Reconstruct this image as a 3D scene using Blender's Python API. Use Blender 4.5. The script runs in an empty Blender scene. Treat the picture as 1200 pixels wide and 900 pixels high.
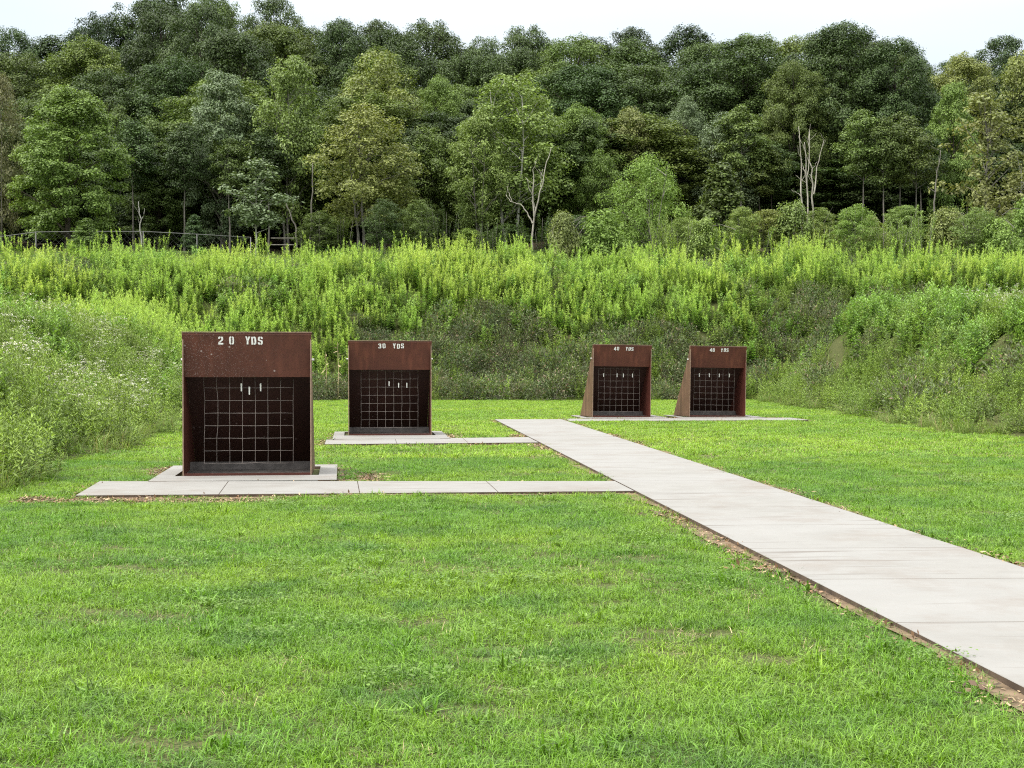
import bpy, math, random
import numpy as np
R = math.radians
scene = bpy.context.scene
COL = scene.collection
F, HZ, CAMH = 1740.0, 425.0, 1.32          # focal length in photo pixels, horizon row, eye height

# ------------------------------------------------------------------ helpers
def gp(px, py):                              # a point of the level lawn
    d = CAMH * F / (py - HZ)
    return ((px - 600) / F * d, d)
def sstep(a, b, x):
    t = np.clip((x - a) / (b - a), 0, 1)
    return t * t * (3 - 2 * t)
_rng = np.random.default_rng(7)
_lat = _rng.random((256, 256))
def vnoise(x, y, s=1.0, o=0.0):
    x = np.asarray(x, float) * s + 57.3 + o; y = np.asarray(y, float) * s + 91.7 + o * 1.7
    xi = np.floor(x).astype(int); yi = np.floor(y).astype(int)
    fx = x - xi; fy = y - yi
    fx = fx * fx * (3 - 2 * fx); fy = fy * fy * (3 - 2 * fy)
    g = lambda a, b: _lat[a % 256, b % 256]
    return (g(xi, yi) * (1 - fx) + g(xi + 1, yi) * fx) * (1 - fy) + (g(xi, yi + 1) * (1 - fx) + g(xi + 1, yi + 1) * fx) * fy
def toe_left(y):
    return np.interp(y, [0, 10, 16, 19, 25, 33, 45, 55], [-5.0, -5.2, -5.5, -5.85, -6.5, -7.35, -8.1, -8.2])
def toe_right(y):
    return np.interp(y, [0, 20, 26, 32, 43, 53], [9.3, 9.2, 9.0, 8.85, 8.9, 8.6])
def toes(x, y):
    w = (vnoise(x, y, .45, 5) - .5) * .8
    dl = toe_left(y) - x + w; dr = x - toe_right(y) + w; db = y - 53 + w
    return dl, dr, db
def height(x, y):
    x = np.asarray(x, float); y = np.asarray(y, float)
    dl, dr, db = toes(x, y)
    hl = (1.35 + .017 * np.clip(y, 0, 55)) * sstep(0, 4.6, dl) - .5 * sstep(6, 11, dl)
    hr = (1.42 + .024 * np.clip(y, 0, 55)) * sstep(0, 1, dr / np.interp(y, [20, 35, 50], [4.9, 4.3, 3.0])) - .5 * sstep(6, 11, dr)
    hl = hl * (1 - .6 * sstep(50, 54, y)); hr = hr * (1 - .85 * sstep(50, 53.2, y))        # a gully before the back berm
    hb = 4.75 * sstep(-.2, 9.4, db)
    hb = hb + np.interp(y, [62, 72, 80, 120, 170, 700], [0, 1.75, 2.4, 7.2, 17.5, 60])
    h = np.maximum(np.maximum(hl, hr), 0)
    k = .5
    h = np.where(hb > 0.001, np.maximum(h, hb) + k * .25 * np.exp(-np.abs(h - hb) / k) * np.minimum(1, np.minimum(h, hb)), h)
    out = np.clip(np.maximum(np.maximum(dl, dr), db), 0, 2) / 2
    h = h + out * ((vnoise(x, y, .5, 1) - .5) * .55 + (vnoise(x, y, 1.3, 2) - .5) * .25)
    h = h + (1 - out) * ((vnoise(x, y, .9, 3) - .5) * .02 - .035)
    return h
def hgt(x, y): return float(height(x, y))

class MB:
    """collects vertices and faces and links them as one mesh object"""
    def __init__(s): s.v = []; s.f = []; s.n = 0
    def add(s, verts, faces, mat=0):
        verts = np.asarray(verts, float).reshape(-1, 3); faces = np.asarray(faces, int)
        s.v.append(verts); s.f.append((faces + s.n, mat)); s.n += len(verts); return s
    def mesh(s, name, mats, smooth=False):
        me = bpy.data.meshes.new(name)
        V = np.concatenate(s.v); me.vertices.add(len(V)); me.vertices.foreach_set('co', V.ravel())
        loops = []; starts = []; mi = []; c = 0
        for f, m in s.f:
            k = f.shape[1]; loops.append(f.ravel()); starts.append(c + np.arange(len(f)) * k); c += f.size
            mi.append(np.full(len(f), m))
        L = np.concatenate(loops); S = np.concatenate(starts); M = np.concatenate(mi)
        me.loops.add(len(L)); me.loops.foreach_set('vertex_index', L.astype(np.int32))
        me.polygons.add(len(S)); me.polygons.foreach_set('loop_start', S.astype(np.int32))
        for m in (mats if isinstance(mats, (list, tuple)) else [mats]): me.materials.append(m)
        me.polygons.foreach_set('material_index', M.astype(np.int32))
        me.polygons.foreach_set('use_smooth', np.full(len(S), smooth))
        me.update(calc_edges=True); me.validate()
        return me
    def build(s, name, mats, parent=None, smooth=False):
        o = bpy.data.objects.new(name, s.mesh(name, mats, smooth)); COL.objects.link(o)
        o.parent = parent
        return o
    def box(s, c, d, mat=0):
        x, y, z = np.asarray(d, float) / 2
        v = np.array([(-x,-y,-z),(x,-y,-z),(x,y,-z),(-x,y,-z),(-x,-y,z),(x,-y,z),(x,y,z),(-x,y,z)]) + np.asarray(c, float)
        return s.add(v, [(0,3,2,1),(4,5,6,7),(0,1,5,4),(1,2,6,5),(2,3,7,6),(3,0,4,7)], mat)
    def prism(s, poly, a, b, axis='z', mat=0, side_mat=None):
        """extrude a convex polygon between a and b along an axis"""
        n = len(poly)
        def P(p, t):
            return (p[0], p[1], t) if axis == 'z' else ((t, p[0], p[1]) if axis == 'x' else (p[0], t, p[1]))
        v = [P(p, a) for p in poly] + [P(p, b) for p in poly]
        base = s.n
        s.v.append(np.array(v, float)); s.n += 2 * n
        s.f.append((np.array([list(range(n))[::-1]]) + base, mat)); s.f.append((np.array([list(range(n, 2 * n))]) + base, mat))
        s.f.append((np.array([(i, (i + 1) % n, (i + 1) % n + n, i + n) for i in range(n)]) + base, mat if side_mat is None else side_mat))
        return s
    def tube(s, pts, rad, sides=6, mat=0):
        pts = np.asarray(pts, float); k = len(pts); rad = np.broadcast_to(rad, (k,))
        t = np.gradient(pts, axis=0); t /= np.linalg.norm(t, axis=1, keepdims=True) + 1e-9
        ref = np.where(np.abs(t[:, 2:3]) > .9, np.array([[1., 0, 0]]), np.array([[0, 0, 1.]]))
        u = np.cross(t, ref); u /= np.linalg.norm(u, axis=1, keepdims=True) + 1e-9
        w = np.cross(t, u)
        a = np.arange(sides) / sides * 2 * math.pi
        V = (pts[:, None] + rad[:, None, None] * (np.cos(a)[None, :, None] * u[:, None] + np.sin(a)[None, :, None] * w[:, None])).reshape(-1, 3)
        i = np.arange(k - 1)[:, None] * sides; j = np.arange(sides)[None]
        j2 = (j + 1) % sides
        f = np.stack([i + j, i + j2, i + sides + j2, i + sides + j], -1).reshape(-1, 4)
        s.add(V, f, mat)
        s.f.append((np.array([[(k - 1) * sides + q for q in range(sides)]]) + s.n - k * sides, mat))
        return s
    def leaves(s, P, D, N, L, W, mat=0, mid=.45):
        """kite shaped leaves at P along D facing N"""
        D = D / (np.linalg.norm(D, axis=1, keepdims=True) + 1e-9)
        S = np.cross(D, N); S /= np.linalg.norm(S, axis=1, keepdims=True) + 1e-9
        L = np.broadcast_to(L, (len(P),))[:, None]; W = np.broadcast_to(W, (len(P),))[:, None]
        V = np.stack([P, P + D * L * mid + S * W / 2, P + D * L, P + D * L * mid - S * W / 2], 1).reshape(-1, 3)
        return s.add(V, np.arange(len(P) * 4).reshape(-1, 4), mat)
    def blades(s, P, D, L, W, bend, mat=0):
        """grass blades of two segments, bending over"""
        n = len(P); D = D / np.linalg.norm(D, axis=1, keepdims=True)
        H = D * [1, 1, 0]; H = H / (np.linalg.norm(H, axis=1, keepdims=True) + 1e-9)
        S = np.stack([-H[:, 1], H[:, 0], np.zeros(n)], 1)
        L = np.broadcast_to(L, (n,))[:, None]; W = np.broadcast_to(W, (n,))[:, None]; bend = np.broadcast_to(bend, (n,))[:, None]
        M = P + D * L * .55
        T = M + (D + H * bend - np.array([0, 0, 1]) * bend * .55) * L * .45
        V = np.stack([P - S * W / 2, P + S * W / 2, M + S * W * .4, M - S * W * .4, T], 1).reshape(-1, 3)
        b = np.arange(n)[:, None] * 5
        s.add(V, b + np.array([[0, 1, 2, 3]]), mat); s.f.append((b + np.array([[3, 2, 4]]) + s.n - n * 5, mat))
        return s

def tag(o, label=None, cat=None, group=None, kind=None):
    if label: o['label'] = label
    if cat: o['category'] = cat
    if group: o['group'] = group
    if kind: o['kind'] = kind
    return o
def empty(name, loc, rz=0, label=None, cat=None, group=None):
    o = bpy.data.objects.new(name, None); COL.objects.link(o); o.location = loc; o.rotation_euler = (0, 0, rz)
    o.empty_display_size = .2
    return tag(o, label, cat, group)

# ------------------------------------------------------------------ materials
class NT:
    def __init__(s, name):
        s.m = bpy.data.materials.new(name); s.m.use_nodes = True; s.t = s.m.node_tree; s.t.nodes.clear()
        s.out = s.t.nodes.new('ShaderNodeOutputMaterial')
    def n(s, typ, **kw):
        nd = s.t.nodes.new(typ)
        for k, v in kw.items():
            if k.startswith('i_'):
                key = k[2:]; key = int(key) if key.isdigit() else key.replace('_', ' ')
                if hasattr(v, 'is_linked'): s.t.links.new(v, nd.inputs[key])
                else: nd.inputs[key].default_value = v
            else: setattr(nd, k, v)
        return nd
    def l(s, a, b): s.t.links.new(a, b)
    def pos(s): return s.n('ShaderNodeNewGeometry').outputs['Position']
    def noise(s, vec, scale, detail=3, rough=.55, out='Fac'):
        nd = s.n('ShaderNodeTexNoise', i_Scale=scale, i_Detail=detail, i_Roughness=rough); s.l(vec, nd.inputs['Vector']); return nd.outputs[out]
    def ramp(s, fac, stops, interp='LINEAR'):
        nd = s.n('ShaderNodeValToRGB'); s.l(fac, nd.inputs[0]); cr = nd.color_ramp; cr.interpolation = interp
        while len(cr.elements) < len(stops): cr.elements.new(.5)
        for e, (p, c) in zip(cr.elements, stops):
            e.position = p; e.color = (c, c, c, 1) if isinstance(c, (int, float)) else (*c, 1)
        return nd.outputs[0]
    def mix(s, fac, a, b, mode='MIX'):
        nd = s.n('ShaderNodeMix', data_type='RGBA', blend_type=mode, clamp_factor=True)
        for sock, v in ((nd.inputs[0], fac), (nd.inputs[6], a), (nd.inputs[7], b)):
            if hasattr(v, 'is_linked'): s.l(v, sock)
            elif isinstance(v, (int, float)): sock.default_value = v
            else: sock.default_value = (*v, 1)
        return nd.outputs[2]
    def math(s, op, a, b=0.0):
        nd = s.n('ShaderNodeMath', operation=op)
        for i, v in enumerate((a, b)):
            if hasattr(v, 'is_linked'): s.l(v, nd.inputs[i])
            else: nd.inputs[i].default_value = v
        return nd.outputs[0]
    def scale_vec(s, vec, sc):
        nd = s.n('ShaderNodeMapping'); nd.inputs['Scale'].default_value = sc; s.l(vec, nd.inputs[0]); return nd.outputs[0]
    def bsdf(s, col, rough=.7, spec=.3, bump=None, bstr=.3, bdist=.01):
        p = s.n('ShaderNodeBsdfPrincipled')
        for sock, v in ((p.inputs['Base Color'], col), (p.inputs['Roughness'], rough), (p.inputs['Specular IOR Level'], spec)):
            if hasattr(v, 'is_linked'): s.l(v, sock)
            elif isinstance(v, (int, float)): sock.default_value = v
            else: sock.default_value = (*v, 1)
        if bump is not None:
            b = s.n('ShaderNodeBump'); b.inputs['Strength'].default_value = bstr; b.inputs['Distance'].default_value = bdist
            s.l(bump, b.inputs['Height']); s.l(b.outputs[0], p.inputs['Normal'])
        return p
    def done(s, sh): s.l(sh.outputs[0] if hasattr(sh, 'outputs') else sh, s.out.inputs[0]); return s.m

def leaf_mat(name, c1, c2, c3=None, patch=.25, transl=.3, isl=.5, rough=.55, spec=.25, obj=.25, dry=None, dryp=.0):
    """leaf tissue: two or three leaf greens, each leaf and each plant a little different"""
    t = NT(name); pos = t.pos()
    geo = t.n('ShaderNodeNewGeometry'); rnd = geo.outputs['Random Per Island']
    col = t.mix(t.ramp(t.noise(pos, patch, 3), [(.38, 0), (.62, 1)]), c1, c2)
    if c3: col = t.mix(t.ramp(t.noise(pos, patch * 2.7, 2), [(.52, 0), (.68, 1)]), col, c3)
    if dry:
        col = t.mix(t.ramp(t.math('FRACT', t.math('MULTIPLY', rnd, 17.3)), [(1 - dryp - .001, 0), (1 - dryp, 1)], 'CONSTANT'), col, dry)
    hsv = t.n('ShaderNodeHueSaturation'); t.l(col, hsv.inputs['Color'])
    t.l(t.math('ADD', t.math('MULTIPLY', rnd, 2 * isl), 1 - isl), hsv.inputs['Value'])
    oi = t.n('ShaderNodeObjectInfo').outputs['Random']
    t.l(t.math('ADD', t.math('MULTIPLY', oi, -.035 * obj), .503), hsv.inputs['Hue'])
    hsv2 = t.n('ShaderNodeHueSaturation'); t.l(hsv.outputs[0], hsv2.inputs['Color'])
    t.l(t.math('ADD', t.math('MULTIPLY', t.math('FRACT', t.math('MULTIPLY', oi, 7.7)), obj), 1 - obj / 2), hsv2.inputs['Value'])
    p = t.bsdf(hsv2.outputs[0], rough, spec)
    tr = t.n('ShaderNodeBsdfTranslucent')
    t.l(t.mix(1.0, hsv2.outputs[0], (1.1, 1.15, .6), 'MULTIPLY'), tr.inputs[0])
    mx = t.n('ShaderNodeMixShader'); mx.inputs[0].default_value = transl; t.l(p.outputs[0], mx.inputs[1]); t.l(tr.outputs[0], mx.inputs[2])
    return t.done(mx)

def bark_mat(name, c1, c2, sc=3):
    t = NT(name); tc = t.n('ShaderNodeTexCoord').outputs['Object']
    n = t.noise(t.scale_vec(tc, (sc, sc, sc * .35)), 2.5, 5)
    return t.done(t.bsdf(t.mix(t.ramp(n, [(.35, 0), (.65, 1)]), c1, c2), .85, .15, n, .6, .03))

def ground_mat():
    t = NT('ground_soil'); pos = t.pos()
    big = t.noise(pos, .5, 4); fine = t.noise(pos, 14, 5)
    lawn = t.mix(t.ramp(t.noise(pos, 55, 5, .7), [(.38, 0), (.62, 1)]), (.030, .045, .014), (.115, .115, .045))
    lawn = t.mix(t.ramp(big, [(.66, 0), (.80, 1)]), lawn, (.16, .13, .07))
    litter = t.mix(t.ramp(fine, [(.35, 0), (.65, 1)]), (.03, .024, .016), (.06, .045, .028))
    meadow = t.mix(t.ramp(fine, [(.35, 0), (.65, 1)]), (.05, .085, .02), (.085, .12, .035))
    sep = t.n('ShaderNodeSeparateXYZ'); t.l(pos, sep.inputs[0])
    y = t.math('ADD', sep.outputs[1], t.math('MULTIPLY', big, 6))
    c = t.mix(t.ramp(t.math('MULTIPLY', y, .01), [(.62, 0), (.66, 1)]), lawn, meadow)
    c = t.mix(t.ramp(t.math('MULTIPLY', y, .01), [(.78, 0), (.82, 1)]), c, litter)
    return t.done(t.bsdf(c, .95, .1, fine, .6, .03))

def concrete_mat(name='concrete', wet=True, tone=.515):
    t = NT(name); pos = t.pos()
    rot = t.n('ShaderNodeMapping'); rot.inputs['Rotation'].default_value = (0, 0, R(-5)); t.l(pos, rot.inputs[0]); pr = rot.outputs[0]
    n1 = t.noise(pos, 1.1, 4); n2 = t.noise(pos, 30, 4)
    broom = t.noise(t.scale_vec(pr, (1.2, 70, 1)), 1.0, 2)
    slab = t.noise(t.scale_vec(pr, (.25, .7, 1)), 1.0, 0)
    col = t.mix(t.ramp(t.noise(pos, 2.3, 6, .68), [(.3, 0), (.7, 1)]), tuple(tone * x for x in (.395, .380, .352)), tuple(tone * x for x in (.490, .478, .452)))
    col = t.mix(t.math('MULTIPLY', t.ramp(slab, [(.4, 0), (.6, 1)]), .5), col, tuple(tone * x for x in (.50, .492, .475)))
    col = t.mix(t.math('MULTIPLY', t.ramp(broom, [(.3, 1), (.62, 0)]), .24), col, (.26, .24, .22))
    col = t.mix(t.math('MULTIPLY', t.ramp(n2, [(.3, 1), (.5, 0)]), .3), col, (.24, .22, .2))
    if wet:
        st = t.noise(t.scale_vec(pr, (.55, 6.5, 1)), 1.0, 2)
        col = t.mix(t.math('MULTIPLY', t.ramp(st, [(.63, 0), (.72, 1)]), .7), col, (.125, .105, .09))
        blot = t.noise(pos, .9, 5, .7)
        col = t.mix(t.math('MULTIPLY', t.ramp(blot, [(.50, 0), (.70, 1)]), .5), col, (.17, .135, .11))
    return t.done(t.bsdf(col, .8, .25, t.math('ADD', broom, t.math('MULTIPLY', n2, .5)), .35, .004))

def rust_mat(name, c1, c2, specks=0.0, streak=.3, rough=.62):
    t = NT(name); tc = t.n('ShaderNodeTexCoord').outputs['Object']
    n1 = t.noise(tc, 2.2, 5); n2 = t.noise(tc, 45, 4); st = t.noise(t.scale_vec(tc, (9, 9, .7)), 1.0, 4)
    col = t.mix(t.ramp(n1, [(.32, 0), (.68, 1)]), c1, c2)
    col = t.mix(t.math('MULTIPLY', t.ramp(n2, [(.3, 1), (.55, 0)]), .45), col, tuple(x * .55 for x in c1))
    col = t.mix(t.math('MULTIPLY', t.ramp(st, [(.5, 0), (.72, 1)]), streak), col, tuple(min(1, x * 1.7) for x in c2))
    if specks:
        sep = t.n('ShaderNodeSeparateXYZ'); t.l(tc, sep.inputs[0])
        left = t.ramp(t.math('ADD', t.math('MULTIPLY', sep.outputs[0], -.6), .5), [(.2, .0), (.75, 1)])
        v = t.n('ShaderNodeTexVoronoi', i_Scale=80.0); t.l(tc, v.inputs['Vector'])
        a = t.ramp(v.outputs['Distance'], [(.16, 1), (.26, 0)])
        wn = t.n('ShaderNodeTexWhiteNoise'); t.l(v.outputs['Position'], wn.inputs['Vector'])
        a = t.math('MULTIPLY', a, t.ramp(wn.outputs['Value'], [(.18, 0), (.4, 1)]))
        a = t.math('MULTIPLY', a, left)
        v2 = t.n('ShaderNodeTexVoronoi', i_Scale=9.0); t.l(tc, v2.inputs['Vector'])
        wn2 = t.n('ShaderNodeTexWhiteNoise'); t.l(v2.outputs['Position'], wn2.inputs['Vector'])
        b = t.math('MULTIPLY', t.ramp(v2.outputs['Distance'], [(.07, 1), (.12, 0)]), t.ramp(wn2.outputs['Value'], [(.6, 0), (.62, 1)]))
        col = t.mix(t.math('MULTIPLY', t.math('MAXIMUM', a, b), specks), col, (.36, .29, .27))
    return t.done(t.bsdf(col, rough, .35, n2, .25, .003))

def plain_mat(name, c, rough=.6, var=.25, sc=12, spec=.3, metal=0):
    t = NT(name); tc = t.n('ShaderNodeTexCoord').outputs['Object']; n = t.noise(tc, sc, 4)
    p = t.bsdf(t.mix(t.ramp(n, [(.3, 0), (.7, 1)]), tuple(x * (1 - var) for x in c), tuple(min(1, x * (1 + var)) for x in c)), rough, spec)
    p.inputs['Metallic'].default_value = metal
    return t.done(p)

M = {}
M['ground'] = ground_mat()
M['concrete'] = concrete_mat()
M['concrete_pad'] = concrete_mat('concrete_pad_surface', True, .505)
M['dirty_edge'] = plain_mat('soil_stained_concrete_edge', (.085, .06, .042), .9, .4, 9)
M['soil'] = plain_mat('bare_soil', (.16, .115, .075), .95, .45, 7, .1)
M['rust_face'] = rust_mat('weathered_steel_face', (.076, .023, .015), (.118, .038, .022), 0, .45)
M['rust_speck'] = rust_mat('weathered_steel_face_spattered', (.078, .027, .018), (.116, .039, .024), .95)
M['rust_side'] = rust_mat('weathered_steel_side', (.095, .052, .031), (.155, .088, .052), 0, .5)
M['rust_in'] = rust_mat('weathered_steel_inside', (.065, .018, .012), (.10, .026, .017), 0, .2)  # darker than the face steel: shade inside the trap put into the colour
M['rust_back'] = rust_mat('weathered_steel_backplate', (.030, .011, .008), (.046, .016, .011), .35, .1)  # darkest steel: the deep shade at the back is partly in its colour
M['rust_lit_edge'] = plain_mat('weathered_steel_lit_edge', (.26, .18, .13), .7, .3, 20)  # plate edges painted lighter, as if catching the light
M['lead_grey'] = plain_mat('dusty_lead_grey', (.070, .062, .058), .75, .4, 10)
M['wire'] = plain_mat('dull_wire', (.23, .195, .175), .55, .35, 6, .4)
M['white_paint'] = plain_mat('white_stencil_paint', (.82, .82, .80), .6, .1, 30)
M['white_clip'] = plain_mat('white_plastic', (.82, .81, .76), .5, .06, 30)
M['steel'] = plain_mat('galvanised_steel', (.085, .085, .08), .5, .2, 6, .5)
M['bark_dark'] = bark_mat('dark_bark', (.035, .028, .022), (.075, .062, .05))
M['bark_grey'] = bark_mat('grey_bark', (.11, .10, .085), (.20, .185, .16))
M['bark_pale'] = bark_mat('pale_bark', (.34, .32, .28), (.52, .50, .46))
M['bark_dead'] = bark_mat('bleached_dead_wood', (.22, .20, .165), (.42, .39, .33))
M['stem'] = plain_mat('green_stem', (.08, .12, .03), .7, .3, 4)
M['dry_stem'] = plain_mat('dry_straw', (.42, .34, .19), .8, .25, 6)
M['chips'] = plain_mat('dry_leaf_flakes', (.22, .135, .075), .85, .5, 3)
M['chips'].node_tree.nodes  # keep

M['oak'] = leaf_mat('dark_green_leaves', (.044, .080, .022), (.072, .112, .030), patch=.06, transl=.22, isl=.6, obj=.55, rough=.5, spec=.28)
M['oak_mid'] = leaf_mat('mid_green_leaves', (.086, .135, .031), (.120, .166, .039), patch=.06, transl=.25, isl=.55, obj=.5, rough=.5, spec=.28)
M['maple'] = leaf_mat('fresh_green_leaves', (.132, .205, .044), (.168, .240, .052), patch=.1, transl=.28, isl=.5, obj=.25, rough=.5, spec=.3)
M['olive'] = leaf_mat('olive_leaves', (.190, .228, .068), (.220, .248, .072), patch=.12, transl=.28, isl=.5, obj=.2, rough=.5, spec=.3)
M['silver'] = leaf_mat('grey_green_leaves', (.128, .180, .082), (.150, .200, .094), patch=.12, transl=.22, isl=.4, obj=.2, rough=.5, spec=.42)
M['birch'] = leaf_mat('soft_green_leaves', (.168, .238, .062), (.200, .268, .068), patch=.12, transl=.3, isl=.5, obj=.25, rough=.5, spec=.3)
M['lime'] = leaf_mat('light_yellow_green_leaves', (.175, .270, .060), (.205, .300, .068), patch=.15, transl=.3, isl=.4, obj=.2)
M['yellowing'] = leaf_mat('yellowing_leaves', (.190, .215, .080), (.225, .230, .082), patch=.2, transl=.3, isl=.45, obj=.15)
M['russet'] = leaf_mat('russet_leaves', (.150, .165, .072), (.165, .160, .075), patch=.2, transl=.25, isl=.45, obj=.15)

M['blade'] = leaf_mat('lawn_blades', (.122, .250, .022), (.208, .328, .030), (.100, .208, .027), patch=.42, transl=.34, isl=.66, obj=.16, dry=(.34, .28, .14), dryp=.025, rough=.42, spec=.38)
M['blade_far'] = leaf_mat('lawn_blades_far', (.180, .315, .030), (.252, .382, .036), (.146, .268, .033), patch=.22, transl=.34, isl=.58, obj=.16, dry=(.34, .28, .14), dryp=.035, rough=.46, spec=.34)  # same lawn, lighter and yellower: sheen at a distance put into the colour
M['tall'] = leaf_mat('tall_grass_blades', (.170, .255, .060), (.205, .275, .075), patch=.5, transl=.3, isl=.45, obj=.3, dry=(.32, .26, .14), dryp=.08)
M['goldenrod'] = leaf_mat('goldenrod_leaves', (.160, .272, .046), (.205, .318, .052), (.118, .200, .050), patch=.16, transl=.3, isl=.5, obj=.4)
M['gold_tip'] = leaf_mat('goldenrod_tips', (.345, .505, .105), (.445, .560, .120), patch=.16, transl=.33, isl=.38, obj=.25)
M['scrub'] = leaf_mat('scrub_leaves', (.085, .125, .048), (.118, .152, .064), (.125, .128, .072), patch=.5, transl=.2, isl=.55, obj=.5, dry=(.24, .18, .12), dryp=.10)
M['herb'] = leaf_mat('herb_leaves', (.190, .290, .052), (.245, .345, .066), (.200, .255, .090), patch=.4, transl=.28, isl=.48, obj=.3)
M['broad'] = leaf_mat('broad_weed_leaves', (.200, .350, .070), (.250, .395, .085), (.160, .265, .075), patch=.3, transl=.28, isl=.5, obj=.35)
M['flower'] = leaf_mat('white_flower_heads', (.62, .62, .54), (.70, .66, .58), transl=.2, isl=.15, obj=.1)
M['dock'] = leaf_mat('clover_leaves', (.125, .215, .042), (.150, .240, .050), transl=.25, isl=.3, obj=.15)

# ------------------------------------------------------------------ world, sun, camera
SUN_EL, SUN_AZ = 52, -115                   # the bright part of the cloud: left, a little behind the camera
w = bpy.data.worlds.new('World'); scene.world = w; w.use_nodes = True
t = w.node_tree; t.nodes.clear()
out = t.nodes.new('ShaderNodeOutputWorld'); bg = t.nodes.new('ShaderNodeBackground')
sky = t.nodes.new('ShaderNodeTexSky'); sky.sky_type = 'NISHITA'; sky.sun_disc = False
sky.sun_elevation = R(SUN_EL); sky.sun_rotation = R(SUN_AZ); sky.dust_density = 3; sky.air_density = 1.2
tc = t.nodes.new('ShaderNodeTexCoord')
mp = t.nodes.new('ShaderNodeMapping'); mp.inputs['Scale'].default_value = (1, 1, 3.2)
ns = t.nodes.new('ShaderNodeTexNoise'); ns.inputs['Scale'].default_value = 2.2; ns.inputs['Detail'].default_value = 5
cr = t.nodes.new('ShaderNodeValToRGB')
cr.color_ramp.elements[0].position = .3; cr.color_ramp.elements[0].color = (2.50, 2.86, 3.20, 1)
cr.color_ramp.elements[1].position = .7; cr.color_ramp.elements[1].color = (3.02, 3.25, 3.42, 1)
mx = t.nodes.new('ShaderNodeMix'); mx.data_type = 'RGBA'; mx.inputs[0].default_value = .92
t.links.new(tc.outputs['Generated'], mp.inputs[0]); t.links.new(mp.outputs[0], ns.inputs['Vector']); t.links.new(ns.outputs[0], cr.inputs[0])
sx = t.nodes.new('ShaderNodeSeparateXYZ'); t.links.new(tc.outputs['Generated'], sx.inputs[0])
mr = t.nodes.new('ShaderNodeMapRange'); mr.inputs['From Min'].default_value = .12; mr.inputs['From Max'].default_value = 1; mr.inputs['To Min'].default_value = 1; mr.inputs['To Max'].default_value = 4.0
t.links.new(sx.outputs[2], mr.inputs['Value'])
vm = t.nodes.new('ShaderNodeVectorMath'); vm.operation = 'SCALE'; mz = t.nodes.new('ShaderNodeMapRange'); mz.inputs['From Min'].default_value = .22; mz.inputs['From Max'].default_value = .6
t.links.new(sx.outputs[2], mz.inputs['Value'])
m2 = t.nodes.new('ShaderNodeMix'); m2.data_type = 'RGBA'; m2.inputs[7].default_value = (3.52, 3.53, 3.44, 1)
t.links.new(mz.outputs[0], m2.inputs[0]); t.links.new(cr.outputs[0], m2.inputs[6]); t.links.new(m2.outputs[2], vm.inputs[0]); t.links.new(mr.outputs[0], vm.inputs['Scale'])
t.links.new(sky.outputs[0], mx.inputs[6]); t.links.new(vm.outputs[0], mx.inputs[7])
t.links.new(mx.outputs[2], bg.inputs[0]); bg.inputs[1].default_value = .1
t.links.new(bg.outputs[0], out.inputs[0])
sd = bpy.data.lights.new('sun', 'SUN'); sd.energy = 1.5; sd.angle = R(25); sd.color = (1, .965, .90)
so = bpy.data.objects.new('sun', sd); COL.objects.link(so)
so.rotation_euler = (R(90 - SUN_EL), 0, R(180 - SUN_AZ) + 0)
from mathutils import Vector
az = R(SUN_AZ)
sdir = Vector((math.sin(az) * math.cos(R(SUN_EL)), math.cos(az) * math.cos(R(SUN_EL)), math.sin(R(SUN_EL))))
so.rotation_euler = sdir.to_track_quat('Z', 'Y').to_euler(); so.location = (-20, -10, 40)
cd = bpy.data.cameras.new('camera'); cam = bpy.data.objects.new('camera', cd); COL.objects.link(cam); scene.camera = cam
cd.sensor_fit = 'HORIZONTAL'; cd.sensor_width = 36; cd.lens = F / 1200 * 36; cd.clip_start = .1; cd.clip_end = 3000
cam.location = (0, 0, CAMH); cam.rotation_euler = (R(90) - math.atan((450 - HZ) / F), 0, 0)
vs = scene.view_settings; vs.view_transform = 'Standard'; vs.look = 'None'; vs.exposure = 1.4; vs.gamma = 1; vs.use_curve_mapping = False
cy = scene.cycles; cy.use_denoising = False; cy.max_bounces = 6; cy.diffuse_bounces = 3; cy.transmission_bounces = 3; cy.glossy_bounces = 2
try: cy.denoising_input_passes = 'RGB_ALBEDO_NORMAL'; cy.denoising_prefilter = 'ACCURATE'
except Exception: pass
cy.filter_width = 1.15; cy.use_adaptive_sampling = True; cy.adaptive_threshold = .01

# ------------------------------------------------------------------ ground sheet
gx = np.concatenate([-np.geomspace(700, 45, 14), np.arange(-42, 42.01, .5), np.geomspace(45, 700, 14)])
gy = np.concatenate([[-300, -120, -50, -20], np.arange(-10, 100, .5), np.geomspace(101, 900, 24)])
GX, GY = np.meshgrid(gx, gy); GZ = height(GX, GY)
nx, ny = len(gx), len(gy)
i = np.arange(nx * ny).reshape(ny, nx)
gm = MB().add(np.stack([GX, GY, GZ], -1).reshape(-1, 3), np.stack([i[:-1, :-1], i[:-1, 1:], i[1:, 1:], i[1:, :-1]], -1).reshape(-1, 4))
tag(gm.build('ground', M['ground'], smooth=True), kind='structure')

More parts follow.
